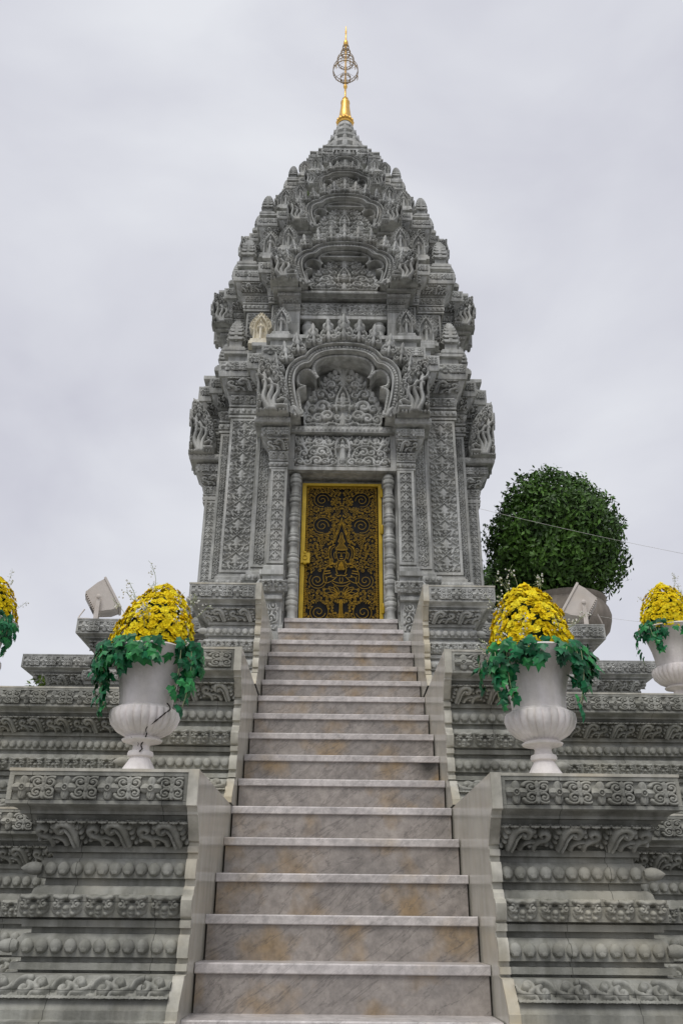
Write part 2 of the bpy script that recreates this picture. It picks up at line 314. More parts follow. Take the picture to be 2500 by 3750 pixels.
def figure(H, X, Z, cx, z0, h, seated=False, hh=1.):
    q = lambda x, z: (cx+x*h, z0+z*h)
    if not seated:
        st(H, X, Z, [q(0, .93), q(0, .98)], .045*h, hh*1.1); st(H, X, Z, [q(0, .85)], .085*h, hh*1.25)
        st(H, X, Z, [q(0, t) for t in np.linspace(.02, .72, 24)], h*(np.interp(np.linspace(0, 1, 24), [0, .1, .5, .8, 1], [.13, .125, .115, .145, .10])), hh)
        for s in (-1, 1): st(H, X, Z, cr([q(s*.13, .70), q(s*.19, .55), q(s*.06, .58), q(0, .66)], 20), .045*h, hh*1.2)
    else:
        st(H, X, Z, [q(0, .93)], .06*h, hh*1.1); st(H, X, Z, [q(0, .78)], .13*h, hh*1.25); st(H, X, Z, [q(0, .32), q(0, .5), q(0, .58)], [.16*h, .17*h, .19*h], hh)
        st(H, X, Z, cr([q(-.36, .14), q(-.2, .2), q(0, .12), q(.2, .2), q(.36, .14)]), .10*h, hh*1.1)
        for s in (-1, 1): st(H, X, Z, cr([q(s*.2, .58), q(s*.28, .40), q(s*.08, .36)], 18), .06*h, hh*1.15)

def tile(name, fn, a, nx, nz, m, depth=.18):
    X, Z = np.meshgrid(np.linspace(0, a, nx), np.linspace(0, 1, nz)); H = fn(X, Z)
    P = np.stack([X, -H*depth-.02, Z], 2); b = B().grid(P); return b.mesh(name, m, 0 or 80)
def mapped(fn, zs, xl, xr, nx, nz, depth, thick, edge=.06):
    """solid carved slab whose outline is given row by row; front faces -Y"""
    z = np.linspace(zs[0], zs[-1], nz); L_ = np.interp(z, zs, xl); R_ = np.interp(z, zs, xr)
    u = np.linspace(0, 1, nx); X = L_[:, None]+(R_-L_)[:, None]*u[None]; Z = np.repeat(z[:, None], nx, 1)
    H = fn(X, Z)*np.clip(np.minimum(u, 1-u)/edge, .15, 1)[None]
    Fr = np.stack([X, -H*depth, Z], 2); Bk = np.stack([X, np.full_like(X, thick), Z], 2)
    b = B(); b.grid(Fr); b.grid(Bk[:, ::-1])
    for P in (np.stack([Bk[:, 0], Fr[:, 0]], 1), np.stack([Fr[:, -1], Bk[:, -1]], 1), np.stack([Bk[-1], Fr[-1]], 0), np.stack([Fr[0], Bk[0]], 0)): b.grid(P)
    return b
TL = {}
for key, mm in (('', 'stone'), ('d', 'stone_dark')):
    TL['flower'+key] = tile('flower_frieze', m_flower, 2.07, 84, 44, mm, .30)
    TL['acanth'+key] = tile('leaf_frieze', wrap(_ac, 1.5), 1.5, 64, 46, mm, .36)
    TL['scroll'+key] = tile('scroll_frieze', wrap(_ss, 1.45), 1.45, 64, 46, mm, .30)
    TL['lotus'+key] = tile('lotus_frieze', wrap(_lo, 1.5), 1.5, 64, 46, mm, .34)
TL['diamond'] = tile('lozenge_panel', m_diamond, 1.35, 64, 46, 'stone', .15)
TL['vine'] = tile('vine_panel', lambda X, Z: (lambda H: (_ri(H, X, Z), H)[1])(np.zeros_like(X)), .62, 32, 52, 'stone', .14)
TL['chev'] = tile('chevron_panel', m_chev, 1.1, 30, 26, 'stone', .20)
TL['dent'] = tile('dentil', m_dent, 1., 9, 9, 'stone', .22)
AS = dict(flower=2.07, acanth=1.5, scroll=1.45, lotus=1.5, diamond=1.35, vine=.62, chev=1.1, dent=1.)
b = B(); b.ball((0, 0, 0), .5, 10, 8, (1, .8, 1.05)); b.ball((0, -.16, -.2), .33, 8, 5, (1, .8, .8)); bud_me = {k: b.mesh('bud', v) for k, v in (('', 'stone'), ('d', 'stone_dark'))}
b = B(); b.lathe([(.30, -.1), (.46, .1), (.52, .35), (.47, .65), (.32, .92), (.16, 1.1), (.03, 1.22)], 12); bud_tip = {k: b.mesh('corner_bud', v) for k, v in (('', 'stone'), ('d', 'stone_dark'))}

def course(parent, kind, xa, xb, y, z0, h, tilt=0, suf='', base=I4):
    a = AS[kind]; n = max(1, round((xb-xa)/(a*h))); w = (xb-xa)/n; me = TL.get(kind+suf) or TL[kind]
    mir = kind in ('acanth', 'scroll') and xa+xb < 0
    for i in range(n): part(me.name, me, parent, base @ T(xa+(i+(1 if mir else 0))*w, y, z0) @ RX(-tilt) @ S(-w/a if mir else w/a, h, h))
def vcourse(parent, kind, xa, xb, y, z0, z1):          # tiles stacked up a panel
    a = AS[kind]; w = xb-xa; h = w/a; n = max(1, round((z1-z0)/h)); h = (z1-z0)/n; me = TL[kind]
    for i in range(n): part(me.name, me, parent, T(xa, y, z0+i*h) @ S(w/a, min(h, w/a), h))
def beads(parent, xa, xb, y, z, d, suf='', pitch=1.2, base=I4):
    n = max(1, round((xb-xa)/(d*pitch))); w = (xb-xa)/n
    for i in range(n): part('bud', bud_me[suf], parent, base @ T(xa+(i+.5)*w, y, z) @ S(d, d, d))

def loft(b, plan, vec, prof, closed=False):
    plan = np.array(plan, float); vec = np.array(vec, float); P = []
    for o, z in prof: P.append(np.column_stack([plan+o*vec, np.full(len(plan), z)]))
    b.grid(np.array(P), cv=closed); return b

# ================================================================== ground
b = B(); g = 160; b.grid([[(-g, -60, -EYE), (g, -60, -EYE)], [(-g, 260, -EYE), (g, 260, -EYE)]])
structure('ground', b.mesh('ground', 'pave'))

# ================================================================== stairs
Y1, Z1, TR, RI, HW = 4.294, -.177, .2615, .2, .675
stair = thing('marble_staircase', 'steep marble staircase with white nosings climbing to the gold door', 'staircase', (0, Y1-7*TR, -EYE))
for k in range(-6, 17):
    y = Y1+(k-1)*TR; z = Z1+(k-1)*RI
    hw = HW-.004; back = y+TR+.02
    if k == 15: hw = .628
    if k == 16: hw = .592; back = y+.36
    j = rnd.uniform(-.003, .003)
    b = B(); b.prism([(y-.014, z-.040), (y-.014, z-.006), (y-.008, z), (back, z), (back, z-.044), (y-.010, z-.044)], 'x', -hw+j, hw+j); tr = part('tread', b.mesh('tread', 'tread', 30), stair)
    b = B(); b.box(-hw+.006, hw-.006, y, y+.05, z-RI-.001, z-.0445); part('riser', b.mesh('riser', 'riser'), stair)

# ================================================================== moulded terrace profile (o = outward from the fascia, z from the top)
PROF = [(.10, -1.22), (.10, -.985), (.062, -.98), (.062, -.948), (.05, -.945), (.042, -.925), (-.045, -.842), (-.05, -.828), (-.10, -.826), (-.135, -.822), (-.135, -.812), (-.105, -.812), (-.105, -.785), (-.140, -.783), (-.140, -.764),
        (-.108, -.762), (-.106, -.735), (-.118, -.690), (-.135, -.672), (-.160, -.670), (-.160, -.648), (-.125, -.646), (-.122, -.618), (-.14, -.612), (-.115, -.600), (-.098, -.570), (-.098, -.535), (-.112, -.520), (-.140, -.512), (-.145, -.492), (-.160, -.478), (-.182, -.476), (-.182, -.448),
        (-.150, -.446), (-.148, -.420), (-.158, -.380), (-.172, -.362), (-.195, -.360), (-.195, -.337), (-.172, -.335), (-.172, -.308), (-.195, -.306), (-.195, -.290), (-.178, -.285), (-.150, -.255), (-.118, -.222), (-.088, -.196), (-.075, -.182), (-.058, -.180), (-.056, -.168), (-.035, -.152), (-.005, -.147), (0, -.143),
        (0, -.128), (-.014, -.126), (-.014, -.020), (0, -.018), (0, 0)]
def dress(parent, xa, xb, yf, top, k=1., suf='d', la=True, lb=True, ends=(0, 0)):
    """carved courses on a front face; xa..xb at the fascia, la/lb: that end turns a free corner; yf = fascia plane"""
    def sp(o): return (xa-(o*k if la else 0), xb+(o*k if lb else 0))
    f = .022*k
    for q in (xa, xb-f):
        b = B(); b.box(q, q+f, yf-.0015, yf+.02, top-.1275*k, top-.0185*k); part('fascia_stile', b.mesh('fascia_stile', 'stone_dark' if suf else 'stone'), parent)
    course(parent, 'flower', xa+f, xb-f, yf+.0135*k, top-.124*k, .102*k, 0, suf)
    e = sp(-.13); course(parent, 'acanth', e[0], e[1], yf+.168*k, top-.284*k, .137*k, -math.atan2(.10, .10)*.98, suf)
    for zc, o in ((-.408, -.150), (-.720, -.108)):
        e = sp(o-.03); d = .057*k; beads(parent, e[0], e[1], yf-o*k-.006*k, top+zc*k, d, suf, 1.06)
        for q, s, ok in ((e[0], -1, la), (e[1], 1, lb)):
            if ok: part('corner_bud', bud_tip[suf], parent, T(q+s*.015*k, yf-o*k-.01, top+zc*k) @ RY(s*R(90)) @ RZ(R(45)) @ S(d, d, d*1.3))
    e = sp(-.105); course(parent, 'lotus', e[0], e[1], yf+.100*k, top-.607*k, .092*k, -.08, suf)
    e = sp(-.01); course(parent, 'scroll', e[0], e[1], yf-.040*k, top-.926*k, .120*k, math.atan2(.087, .083), suf)

def pedestal(side, yf, yb, top, xo, k, label, mname, suf, zmin):
    xi = HW+.045
    t = thing('stair_pedestal', label, 'pedestal', (side*(xi+xo)/2, yf, top-1.22*k), 'stair pedestals')
    prof = [(o*k, top+z*k) for o, z in PROF]
    if side < 0: plan = [(-xo, yb), (-xo, yf), (-xi, yf), (-xi, yb)]; vec = [(-1, 0), (-1, -1), (0, -1), (0, 0)]
    else: plan = [(xi, yb), (xi, yf), (xo, yf), (xo, yb)]; vec = [(0, 0), (0, -1), (1, -1), (1, 0)]
    b = B(); loft(b, plan, vec, prof, True); n = 4
    b.f.append(tuple(range(b.n-n, b.n))); body = part('moulded_block', b.mesh('moulded_block', mname, 35), t)
    x0, x1 = (-xo, -xi) if side < 0 else (xi, xo)
    dress(body, x0, x1, yf, top, k, suf, side < 0, side > 0)
    # pale marble cap and the marble cheek beside the steps, cut to the same moulded outline
    b = B(); b.box(x0-.004 if side < 0 else x0, x1 if side < 0 else x1+.004, yf-.004, yb, top+.0005, top+.014); part('cap_slab', b.mesh('cap_slab', 'edge'), t)
    xa, xb_ = sorted((side*HW, side*xi))
    outline = [(yf-o*k*.86-.012, z) for o, z in prof if zmin < z < top-.15*k] + [(yf-.012, top-.146*k), (yf-.012, top+.014)]
    P = np.array([[(xa, y, z) for y, z in outline], [(xb_, y, z) for y, z in outline]]); b = B()
    b.grid(P)
    Q = np.array([[(x, y, z) for y, z in outline] for x in (xa,)]+[[(xa, yb, z) for y, z in outline]]); b.grid(Q)
    Q = np.array([[(x, y, z) for y, z in outline] for x in (xb_,)]+[[(xb_, yb, z) for y, z in outline]]); b.grid(Q)
    z = outline[-1][1]; b.grid([[(xa, outline[-1][0], z), (xb_, outline[-1][0], z)], [(xa, yb, z), (xb_, yb, z)]])
    ck = part('marble_cheek', b.mesh('marble_cheek', 'cheek', 30), t)
    P2 = [[(xa-.0015, y-.002, z), (xb_+.0015, y-.002, z)] for y, z in outline]
    b = B().grid(P2); P3 = [[(xa-.0015, y-.002, z), (xa-.0015, y+.018, z)] for y, z in outline]; b.grid(P3); b.grid([[(-c[0]+xa+xb_, c[1], c[2]) for c in r_] for r_ in P3]); part('cheek_edge', b.mesh('cheek_edge', 'edge', 30), ck)
    return t
PED = [(3.98, 5.72, .61, 1.55, 1.), (5.36, 6.85, 1.62, 1.50, 1.), (6.47, 8.0, 2.515, 1.275, .90)]
LB = [('lowest carved stone pedestal left of the stairs, under the cracked urn', 'lowest carved stone pedestal right of the stairs, under the uncracked near urn'),
      ('middle carved stone pedestal left of the stairs, behind the cracked urn', 'middle carved stone pedestal right of the stairs, behind the uncracked near urn'),
      ('uppermost carved stone pedestal left of the stairs, against the tower foot', 'uppermost carved stone pedestal right of the stairs, against the tower foot')]
for i, (yf, yb, top, xo, k) in enumerate(PED):
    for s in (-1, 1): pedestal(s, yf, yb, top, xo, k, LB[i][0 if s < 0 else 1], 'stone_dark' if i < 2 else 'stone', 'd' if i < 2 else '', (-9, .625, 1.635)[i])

def wall(name, label, yf, top, xi, xo, yb, k=1., tiles=True):
    t = thing(name, label, 'wall', (0, yf, top-1.22*k), 'terrace walls', kind='thing')
    prof = [(o*k, top+z*k) for o, z in PROF]
    for s in (-1, 1):
        pl = [(s*xi, yf), (s*xo, yf), (s*xo, yb)] if s > 0 else [(-xo, yb), (-xo, yf), (-xi, yf)]
        vc = [(0, -1), (1, -1), (1, 0)] if s > 0 else [(-1, 0), (-1, -1), (0, -1)]
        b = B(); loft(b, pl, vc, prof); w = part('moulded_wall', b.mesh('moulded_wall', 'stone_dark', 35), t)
        if tiles:
            xe = tiles; dress(w, *((-xe, -xi) if s < 0 else (xi, xe)), yf, top, k, 'd', False, False)
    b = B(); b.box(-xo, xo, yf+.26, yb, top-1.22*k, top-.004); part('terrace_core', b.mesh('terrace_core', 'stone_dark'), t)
    for s in (-1, 1):
        b = B(); b.box(*sorted((s*xi, s*xo)), yf-.003, yf+.30, top+.0005, top+.013); part('cap_slab', b.mesh('cap_slab', 'edge'), t)
    return t
wall('terrace_wall', 'lowest carved terrace wall, glimpsed beside the near pedestals at both picture edges', 5.50, .61, 1.50, 9, 15, 1., 2.35)
wall('terrace_wall', 'middle carved terrace wall running behind the near urns to both picture edges', 6.46, 1.62, 1.45, 8, 14.5, 1., 2.95)

# upper platform, stepped in plan
t = thing('stepped_platform', 'uppermost stepped stone platform carrying the tower and the floodlights', 'platform', (0, 9.8, 1.62), kind='thing')
top, k = 2.515, .90
prof = [(o*k, top+z*k) for o, z in PROF if z > -1.0]
for s in (-1, 1):
    pl = [(1.25, 7.43), (2.48, 7.43), (2.48, 8.62), (3.39, 8.62), (3.39, 11.0)]; vc = [(0, -1), (1, -1), (1, -1), (1, -1), (1, 0)]
    if s < 0: pl = [(-x, y) for x, y in pl][::-1]; vc = [(-x, y) for x, y in vc][::-1]
    b = B(); loft(b, pl, vc, prof); w = part('moulded_wall', b.mesh('moulded_wall', 'stone', 35), t)
    for x0, x1, y in ((1.25, 2.48, 7.43), (2.48, 3.39, 8.62)):
        a, c = sorted((s*x0, s*x1)); dress(w, a, c, y, top, k, '', s < 0, s > 0)
    for x0, x1, y0, y1 in ((1.25, 2.48, 7.43, 8.3), (2.485, 3.39, 8.62, 9.3)):
        b = B(); b.box(*sorted((s*x0, s*x1)), y0-.003, y1, top+.0005, top+.013); part('cap_slab', b.mesh('cap_slab', 'stone'), t)
b = B(); b.box(-2.25, 2.25, 7.97, 12.0, 1.62, top-.003); b.box(-3.16, 3.16, 8.86, 11.0, 1.62, top-.006); part('platform_core', b.mesh('platform_core', 'stone'), t)

# ================================================================== shrine tower
YC = 9.80
tower = thing('shrine_tower', 'tall tiered grey stone shrine tower with carved pediments and golden finial', 'tower', (0, YC, 2.515), kind='thing')
PLAN = dict(h0=.80, h3=.985, c=1.345, A3=1.51, A0=1.67)
def quarter(s, porch=True):
    h0, h3, c, A3, A0 = (PLAN[q]*s for q in ('h0', 'h3', 'c', 'A3', 'A0'))
    q = [(h0, A0), (h0, A3), (h3, A3), (h3, c), (c, c), (c, h3), (A3, h3), (A3, h0), (A0, h0)]
    return q if porch else q[2:]
def ring(s, porch=True):
    """closed redented outline in world xy with outward offset signs"""
    q = quarter(s, True); pts = []; vec = []
    def put(L_, sx, sy):
        for x, d in L_: pts.append((sx*x, YC-sy*d)); vec.append((sx, -sy))
    front_r = q if porch else [(.60, 1.35*s), (.60, PLAN['A3']*s)]+q[2:]
    put(front_r, 1, 1); put(q[::-1], 1, -1); put(q, -1, -1); put(front_r[::-1], -1, 1)
    if not porch:
        for i, p in enumerate(pts):
            if abs(abs(p[0])-.60) < 1e-6: vec[i] = (0, -1) if abs(YC-p[1]-PLAN['A3']*s) < 1e-6 else (0, 0)
    return pts, vec
def ring_notch(s, xn, dn):
    pts, vec = ring(s); A0 = PLAN['A0']*s
    return [(xn, YC-dn), (xn, YC-A0)]+pts+[(-xn, YC-A0), (-xn, YC-dn)], [(0, 0), (0, -1)]+vec+[(0, -1), (0, 0)]
NOTCH = {1.0: (.60, 1.36), .952: (.553, 1.27), .803: (.46, 1.05), .575: (.34, .72), .37: (.18, .44)}
def fronts(s, o=0.):
    h0, h3, c, A3, A0 = (PLAN[q]*s for q in ('h0', 'h3', 'c', 'A3', 'A0'))
    r = [(h0+o, h3+o, A3+o), (h3+o, c+o, c+o), (c+o, A3+o, h3+o), (A3+o, A0+o, h0+o)]
    xn = NOTCH[s][0] if s in NOTCH else h0*.7
    return [(-b_, -a, d) for a, b_, d in r]+[(a, b_, d) for a, b_, d in r]+[(-h0-o, -xn, A0+o), (xn, h0+o, A0+o)]
CPROF = [(0, 0), (.028, .004), (.028, .030), (.004, .034), (.004, .052), (.030, .056), (.036, .085), (.030, .128), (.002, .132), (.002, .150), (.034, .154), (.034, .178), (.008, .182), (.022, .200), (.046, .245), (.060, .285), (.030, .30), (.030, .318),
         (.05, .33), (.062, .36), (.095, .41), (.128, .455), (.140, .500), (.165, .505), (.175, .555), (.175, .575), (.166, .577), (.166, .696), (.175, .698), (.175, .718), (.135, .722), (.125, .76), (.085, .765), (.085, .862), (.136, .868), (.136, .918)]
def cornice(s, z0, z1, ko, frieze=True):
    kz = (z1-z0)/.918
    b = B(); pts, vec = ring_notch(s, *NOTCH[s]); loft(b, pts, vec, [(o*ko, z0+z*kz) for o, z in CPROF if z < .72], True); b.f.append(tuple(range(b.n-len(pts), b.n)))
    pts, vec = ring(s); loft(b, pts, vec, [(.125*ko, z0+.7185*kz)]+[(o*ko, z0+z*kz) for o, z in CPROF if z > .72], True); b.f.append(tuple(range(b.n-len(pts), b.n))); b.f.append(tuple(range(b.n-len(pts)*7, b.n-len(pts)*6)))
    p = part('cornice', b.mesh('cornice', 'stone', 35), tower)
    for xa, xb, d in fronts(s, .166*ko):
        if xb-xa < .03: continue
        f = min(.02, (xb-xa)*.12)
        course(p, 'flower', xa+f, xb-f, YC-d-.0005, z0+.580*kz, .113*kz)
        for q in (xa-.008, xb-f):
            bb = B(); bb.box(q, q+f+.008, YC-d-.0085, YC-d+.01, z0+.578*kz, z0+.695*kz); part('fascia_stile', bb.mesh('fascia_stile', 'stone'), p)
    if frieze:
        for xa, xb, d in fronts(s, .06*ko):
            if xb-xa > .06: course(p, 'acanth', xa, xb, YC-d-.006, z0+.355*kz, .165*kz, -.50)
        for xa, xb, d in fronts(s, .024*ko):
            if xb-xa > .06: course(p, 'lotus', xa, xb, YC-d, z0+.196*kz, .10*kz, -.36)
        for xa, xb, d in fronts(s, .030*ko):
            if xb-xa > .05: beads(p, xa, xb, YC-d-.004, z0+.094*kz, .052*kz, '', 1.35)
    return p
TIERS = [(1.0, 2.515, 5.43, 6.348, 1.0), (.952, 6.348, 7.117, 7.818, 1.0), (.803, 7.818, 8.40, 8.965, .85), (.575, 8.965, 9.56, 10.03, .66), (.37, 10.03, 10.52, 11.0, .42)]
# ---- main storey wall: base mouldings, then panelled walls with the door recess left open
pts, vec = ring(1., False)
BPROF = [(.20, 2.515), (.20, 2.64), (.17, 2.65), (.17, 2.70), (.10, 2.78), (.08, 2.80), (.08, 2.88), (.115, 2.89), (.125, 2.95), (.10, 3.0), (.07, 3.01), (.07, 3.05), (.115, 3.06), (.14, 3.10), (.14, 3.17), (.10, 3.19), (.06, 3.20), (.06, 3.235), (.085, 3.24), (.095, 3.275), (.085, 3.31), (.04, 3.32), (.04, 3.36), (.02, 3.375), (.02, 3.40), (0, 3.405)]
b = B(); loft(b, pts, vec, BPROF+[(0, 5.431)], True); body = part('wall', b.mesh('wall', 'stone', 35), tower)
for xa, xb, d in fronts(1., .115)[:8]:
    course(body, 'lotus', xa, xb, YC-d-.012, 3.065, .10, -.05)
for xa, xb, d in fronts(1., .085)[:8]: beads(body, xa, xb, YC-d-.005, 3.275, .05, '', 1.25)
def panel(parent, xa, xb, y, z0, z1, kind, fr=.03):
    for q in ((xa, xa+fr, z0, z1), (xb-fr, xb, z0, z1), (xa+fr, xb-fr, z0, z0+fr), (xa+fr, xb-fr, z1-fr, z1)):
        bb = B(); bb.box(q[0], q[1], y-.022, y+.01, q[2], q[3]); part('panel_frame', bb.mesh('panel_frame', 'stone'), parent)
    vcourse(parent, kind, xa+fr, xb-fr, y-.001, z0+fr, z1-fr)
for s in (-1, 1):
    for xa, xb, d, kd in ((.985+.01, 1.345, 1.345, 'diamond'), (.805, .984, 1.51, 'vine'), (1.346, 1.509, .985, 'vine'), (1.512, 1.668, .80, 'chev')):
        a, c = sorted((s*xa, s*xb)); panel(body, a, c, YC-d, 3.42, 5.415, kd)
for s, z0, z1, z2, ko in TIERS: cornice(s, z1, z2, ko, s > .5)
# ---- upper storey walls
for i, (s, z0, z1, z2, ko) in enumerate(TIERS[1:]):
    pts, vec = ring_notch(s*.985, *NOTCH[s]); b = B(); loft(b, pts, vec, [(.05, z0), (.05, z0+.05), (.02, z0+.07), (0, z0+.10), (0, z1+.001)], True); w = part('tier_wall', b.mesh('tier_wall', 'stone', 35), tower)
    for xa, xb, d in fronts(s*.985)[:8]:
        if xb-xa > .1 and i < 2: panel(w, xa, xb, YC-d, z0+.11, z1-.01, 'diamond' if xb-xa > .25 else 'vine', .022)

# ---- pediment, canonical size of the main storey (x in metres, z above its foot)
OUTER = [(-.540, .012), (-.560, .10), (-.588, .22), (-.610, .36), (-.622, .50), (-.602, .62), (-.548, .705), (-.482, .752), (-.428, .766), (-.406, .800), (-.360, .862), (-.270, .920), (-.150, .952), (0, .964)]
INNER = [[(-.468, .02), (-.490, .14), (-.510, .26), (-.525, .35), (-.505, .405), (-.434, .434)], [(-.434, .434), (-.515, .465), (-.535, .54), (-.512, .62), (-.455, .672), (-.380, .660), (-.293, .560)], [(-.293, .560), (-.340, .650), (-.348, .720), (-.315, .790), (-.235, .845), (-.12, .872), (0, .880)]]
def sweep(path, sec):
    p = np.array(path); t = np.gradient(p, axis=0); t /= np.linalg.norm(t, axis=1)[:, None]; n = np.stack([-t[:, 1], t[:, 0]], 1)
    return np.array([[(p[i, 0]+n[i, 0]*o, y, p[i, 1]+n[i, 1]*o) for o, y in sec] for i in range(len(p))])
SEC = [(-.058, .42), (-.058, .0), (-.052, -.030), (-.038, -.032), (-.033, -.008), (-.030, .016), (.022, .016), (.027, -.012), (.034, -.044), (.048, -.044), (.056, -.01), (.056, .42)]
SEC2 = [(-.020, .42), (-.020, .075), (-.012, .045), (.0, .04), (.012, .045), (.022, .06), (.022, .42)]
def arch_mesh():
    b = B(); o = cr(OUTER, 54); o = np.vstack([o, (o*[-1, 1])[::-1][1:]]); b.grid(sweep(o, SEC)); k_ = len(SEC); b.f.append(tuple(range(k_))); b.f.append(tuple(range(b.n-1, b.n-k_-1, -1)))
    for seg in INNER:
        q = cr(seg, 18); b.grid(sweep(q, SEC2)); b.grid(sweep((q*[-1, 1])[::-1], SEC2))
    for s in (-1, 1):      # foot curls
        p = cr([(-.60, .02), (-.57, .10), (-.52, .06), (-.50, .01), (-.46, .03), (-.47, .07)], 14); b.tube([(s*x, -.01, z) for x, z in p], np.linspace(.035, .016, 14), 7)
    return b.mesh('arch_band', 'stone', 45)
def gem_mesh():
    b = B(); o = cr(OUTER, 44); o = np.vstack([o, (o*[-1, 1])[::-1][1:]])
    for q in o: b.ball((q[0], .006, q[1]), .025, 6, 4)
    for seg in INNER:
        for q in cr(seg, 14):
            for s in (-1, 1): b.ball((s*q[0], .042, q[1]), .010, 5, 4)
    return b.mesh('gem_course', 'stone')
def hood(X, Z):
    H = np.where(Z > .60-.95*X, .42, .04)+np.where(Z < .05, .3, 0)
    # crest of scrolls behind three necks that fan out to heads looking outward, makara jaw at the foot
    for k, (x, z) in enumerate(((.035, .715), (.04, .64), (.105, .655), (.05, .575), (.125, .585), (.19, .575), (.115, .515), (.20, .50), (.265, .49), (.235, .42), (.30, .41), (.275, .345), (.335, .335), (.335, .26), (.30, .275))):
        scroll(H, X, Z, x, z, .040, 40*k, 1 if k % 2 else -1, 1.2, .017, .95); 
    for q in ([(.15, .02), (.085, .16), (.10, .30), (.085, .42), (.03, .47)], [(.18, .02), (.145, .16), (.175, .28), (.165, .37), (.11, .405)], [(.21, .02), (.205, .14), (.245, .235), (.235, .31), (.18, .335)]):
        st(H, X, Z, cr(q, 40), np.linspace(.036, .024, 40), 1.15)
    for q in ((.03, .47), (.105, .405), (.175, .335)): st(H, X, Z, [q, (q[0]-.032, q[1]-.03)], .026, 1.25); leaf(H, X, Z, (q[0]-.01, q[1]+.02), (q[0]-.035, q[1]+.09), .02, 1.1)
    st(H, X, Z, cr([(.235, .055), (.30, .06), (.37, .05)]), .030, 1.1); st(H, X, Z, cr([(.25, .115), (.30, .14), (.345, .12), (.335, .09)]), .024, 1.2); scroll(H, X, Z, .285, .19, .03, 0, -1, 1.2, .014, 1.); scroll(H, X, Z, .345, .185, .026, 0, 1, 1.2, .012, 1.)
    scroll(H, X, Z, .042, .11, .036, 90, 1, 1.2, .015, .9); scroll(H, X, Z, .038, .20, .028, 90, 1, 1.2, .013, .9); leaf(H, X, Z, (.012, .24), (.012, .44), .016, .9)
    for x in np.linspace(.02, .36, 9): st(H, X, Z, [(x, .015)], .022, .9)
    return H
def naga_mesh():
    zs = np.linspace(0, .80, 70)
    xl = np.interp(zs, [0, .40, .44, .50, .55, .80], [0, .004, -.012, -.010, .004, .0]); xr = np.interp(zs, [0, .05, .2, .4, .5, .57, .64, .70, .76, .80], [.375, .375, .372, .335, .298, .255, .195, .125, .055, .010])
    xr = xr+.012*np.abs(np.sin(zs*34))*(zs > .1)*(zs < .77)
    return mapped(hood, zs, xl, xr, 56, 100, .115, .16, .03).mesh('naga', 'stone', 70)
def flame(X, Z):
    H = np.full_like(X, .15)
    for s in (-1, 1):
        st(H, X, Z, np.array([s, 1])*spiral(.21, .20, .15, 60, 1.25, -1), .055); st(H, X, Z, [(s*.21, .20)], .06, 1.1)
        scroll(H, X, Z, s*.18, .46, .10, 90, s, 1.2, .04, .9); leaf(H, X, Z, (s*.06, .55), (s*.15, .72), .05, .9)
    leaf(H, X, Z, (0, .05), (0, .45), .10, 1.15); leaf(H, X, Z, (0, .40), (0, .70), .12, 1.2); leaf(H, X, Z, (0, .66), (0, 1.02), .11, 1.2); st(H, X, Z, [(-.1, .68), (0, .66), (.1, .68)], .035, 1.2)
    return H
FZ = [0, .05, .15, .30, .40, .50, .60, .68, .74, .82, .92, 1.0]; FW = [.26, .40, .46, .40, .30, .35, .29, .21, .19, .24, .20, .06]
flame_me = mapped(flame, FZ, [-q for q in FW], FW, 26, 40, .22, .16, .08).mesh('flame_finial', 'stone', 70)
def fill(H, A, Z, taken, xmax, zlo, zhi, inside, seed, r0, r1, tries=900):
    r = random.Random(seed); taken = list(taken)
    for _ in range(tries):
        x, z, q = r.uniform(.01, xmax), r.uniform(zlo, zhi), r.uniform(r0, r1)
        if not inside(x, z) or any((x-a)**2+(z-c)**2 < (q+d*.95)**2 for a, c, d in taken): continue
        taken.append((x, z, q)); scroll(H, A, Z, x, z, q, r.uniform(0, 360), r.choice((-1, 1)), 1.2, q*.42, .85)
def tymp(X, Z):          # z 0..1, half width about .56
    H = np.zeros_like(X)+.05; A = abs(X)
    def mir(f): f(A)
    for x, z, r, a, d in ((.20, .17, .075, 0, 1), (.33, .13, .07, 180, -1), (.45, .11, .055, 0, 1), (.28, .32, .085, 180, -1), (.41, .28, .06, 0, 1), (.17, .50, .05, 90, 1), (.29, .52, .065, 180, -1), (.39, .44, .045, 0, 1), (.16, .68, .055, 0, 1), (.25, .66, .045, 180, 1), (.08, .80, .045, 0, -1), (.07, .15, .05, 180, 1), (.50, .20, .04, 90, 1), (.14, .33, .04, 90, -1), (.33, .61, .035, 0, 1), (.14, .80, .03, 0, 1)):
        scroll(H, A, Z, x, z, r*1.12, a, d, 1.35, r*.42)
    for x, z in ((.54, .08), (.53, .15), (.51, .28), (.48, .36), (.45, .44), (.41, .53), (.365, .62), (.31, .70), (.25, .77), (.19, .84), (.12, .89), (.055, .93)): leaf(H, A, Z, (x-.02, z-.03), (x+.012, z+.045), .032)
    fill(H, A, Z, [(.20, .17, .085), (.33, .13, .08), (.45, .11, .06), (.28, .32, .095), (.41, .28, .066), (.17, .50, .055), (.29, .52, .072), (.39, .44, .05), (.16, .68, .06), (.25, .66, .05), (.08, .80, .05), (0, .4, .12), (0, .3, .12), (0, .5, .10), (0, .58, .06)], .56, .03, .95, lambda x, z: x < np.interp(z, TZ, TW)-.03, 5, .016, .034)
    st(H, A, Z, cr([(.0, .02), (.14, .06), (.27, .03), (.38, .05), (.50, .03)]), .02, .8)
    st(H, A, Z, cr([(.085, .25), (.095, .38), (.07, .50), (.03, .60), (0, .66)]), .018, 1.1); figure(H, X, Z, 0, .27, .30, True)
    leaf(H, X, Z, (0, .70), (0, .98), .045, 1.); leaf(H, X, Z, (0, .02), (0, .2), .04)
    return H
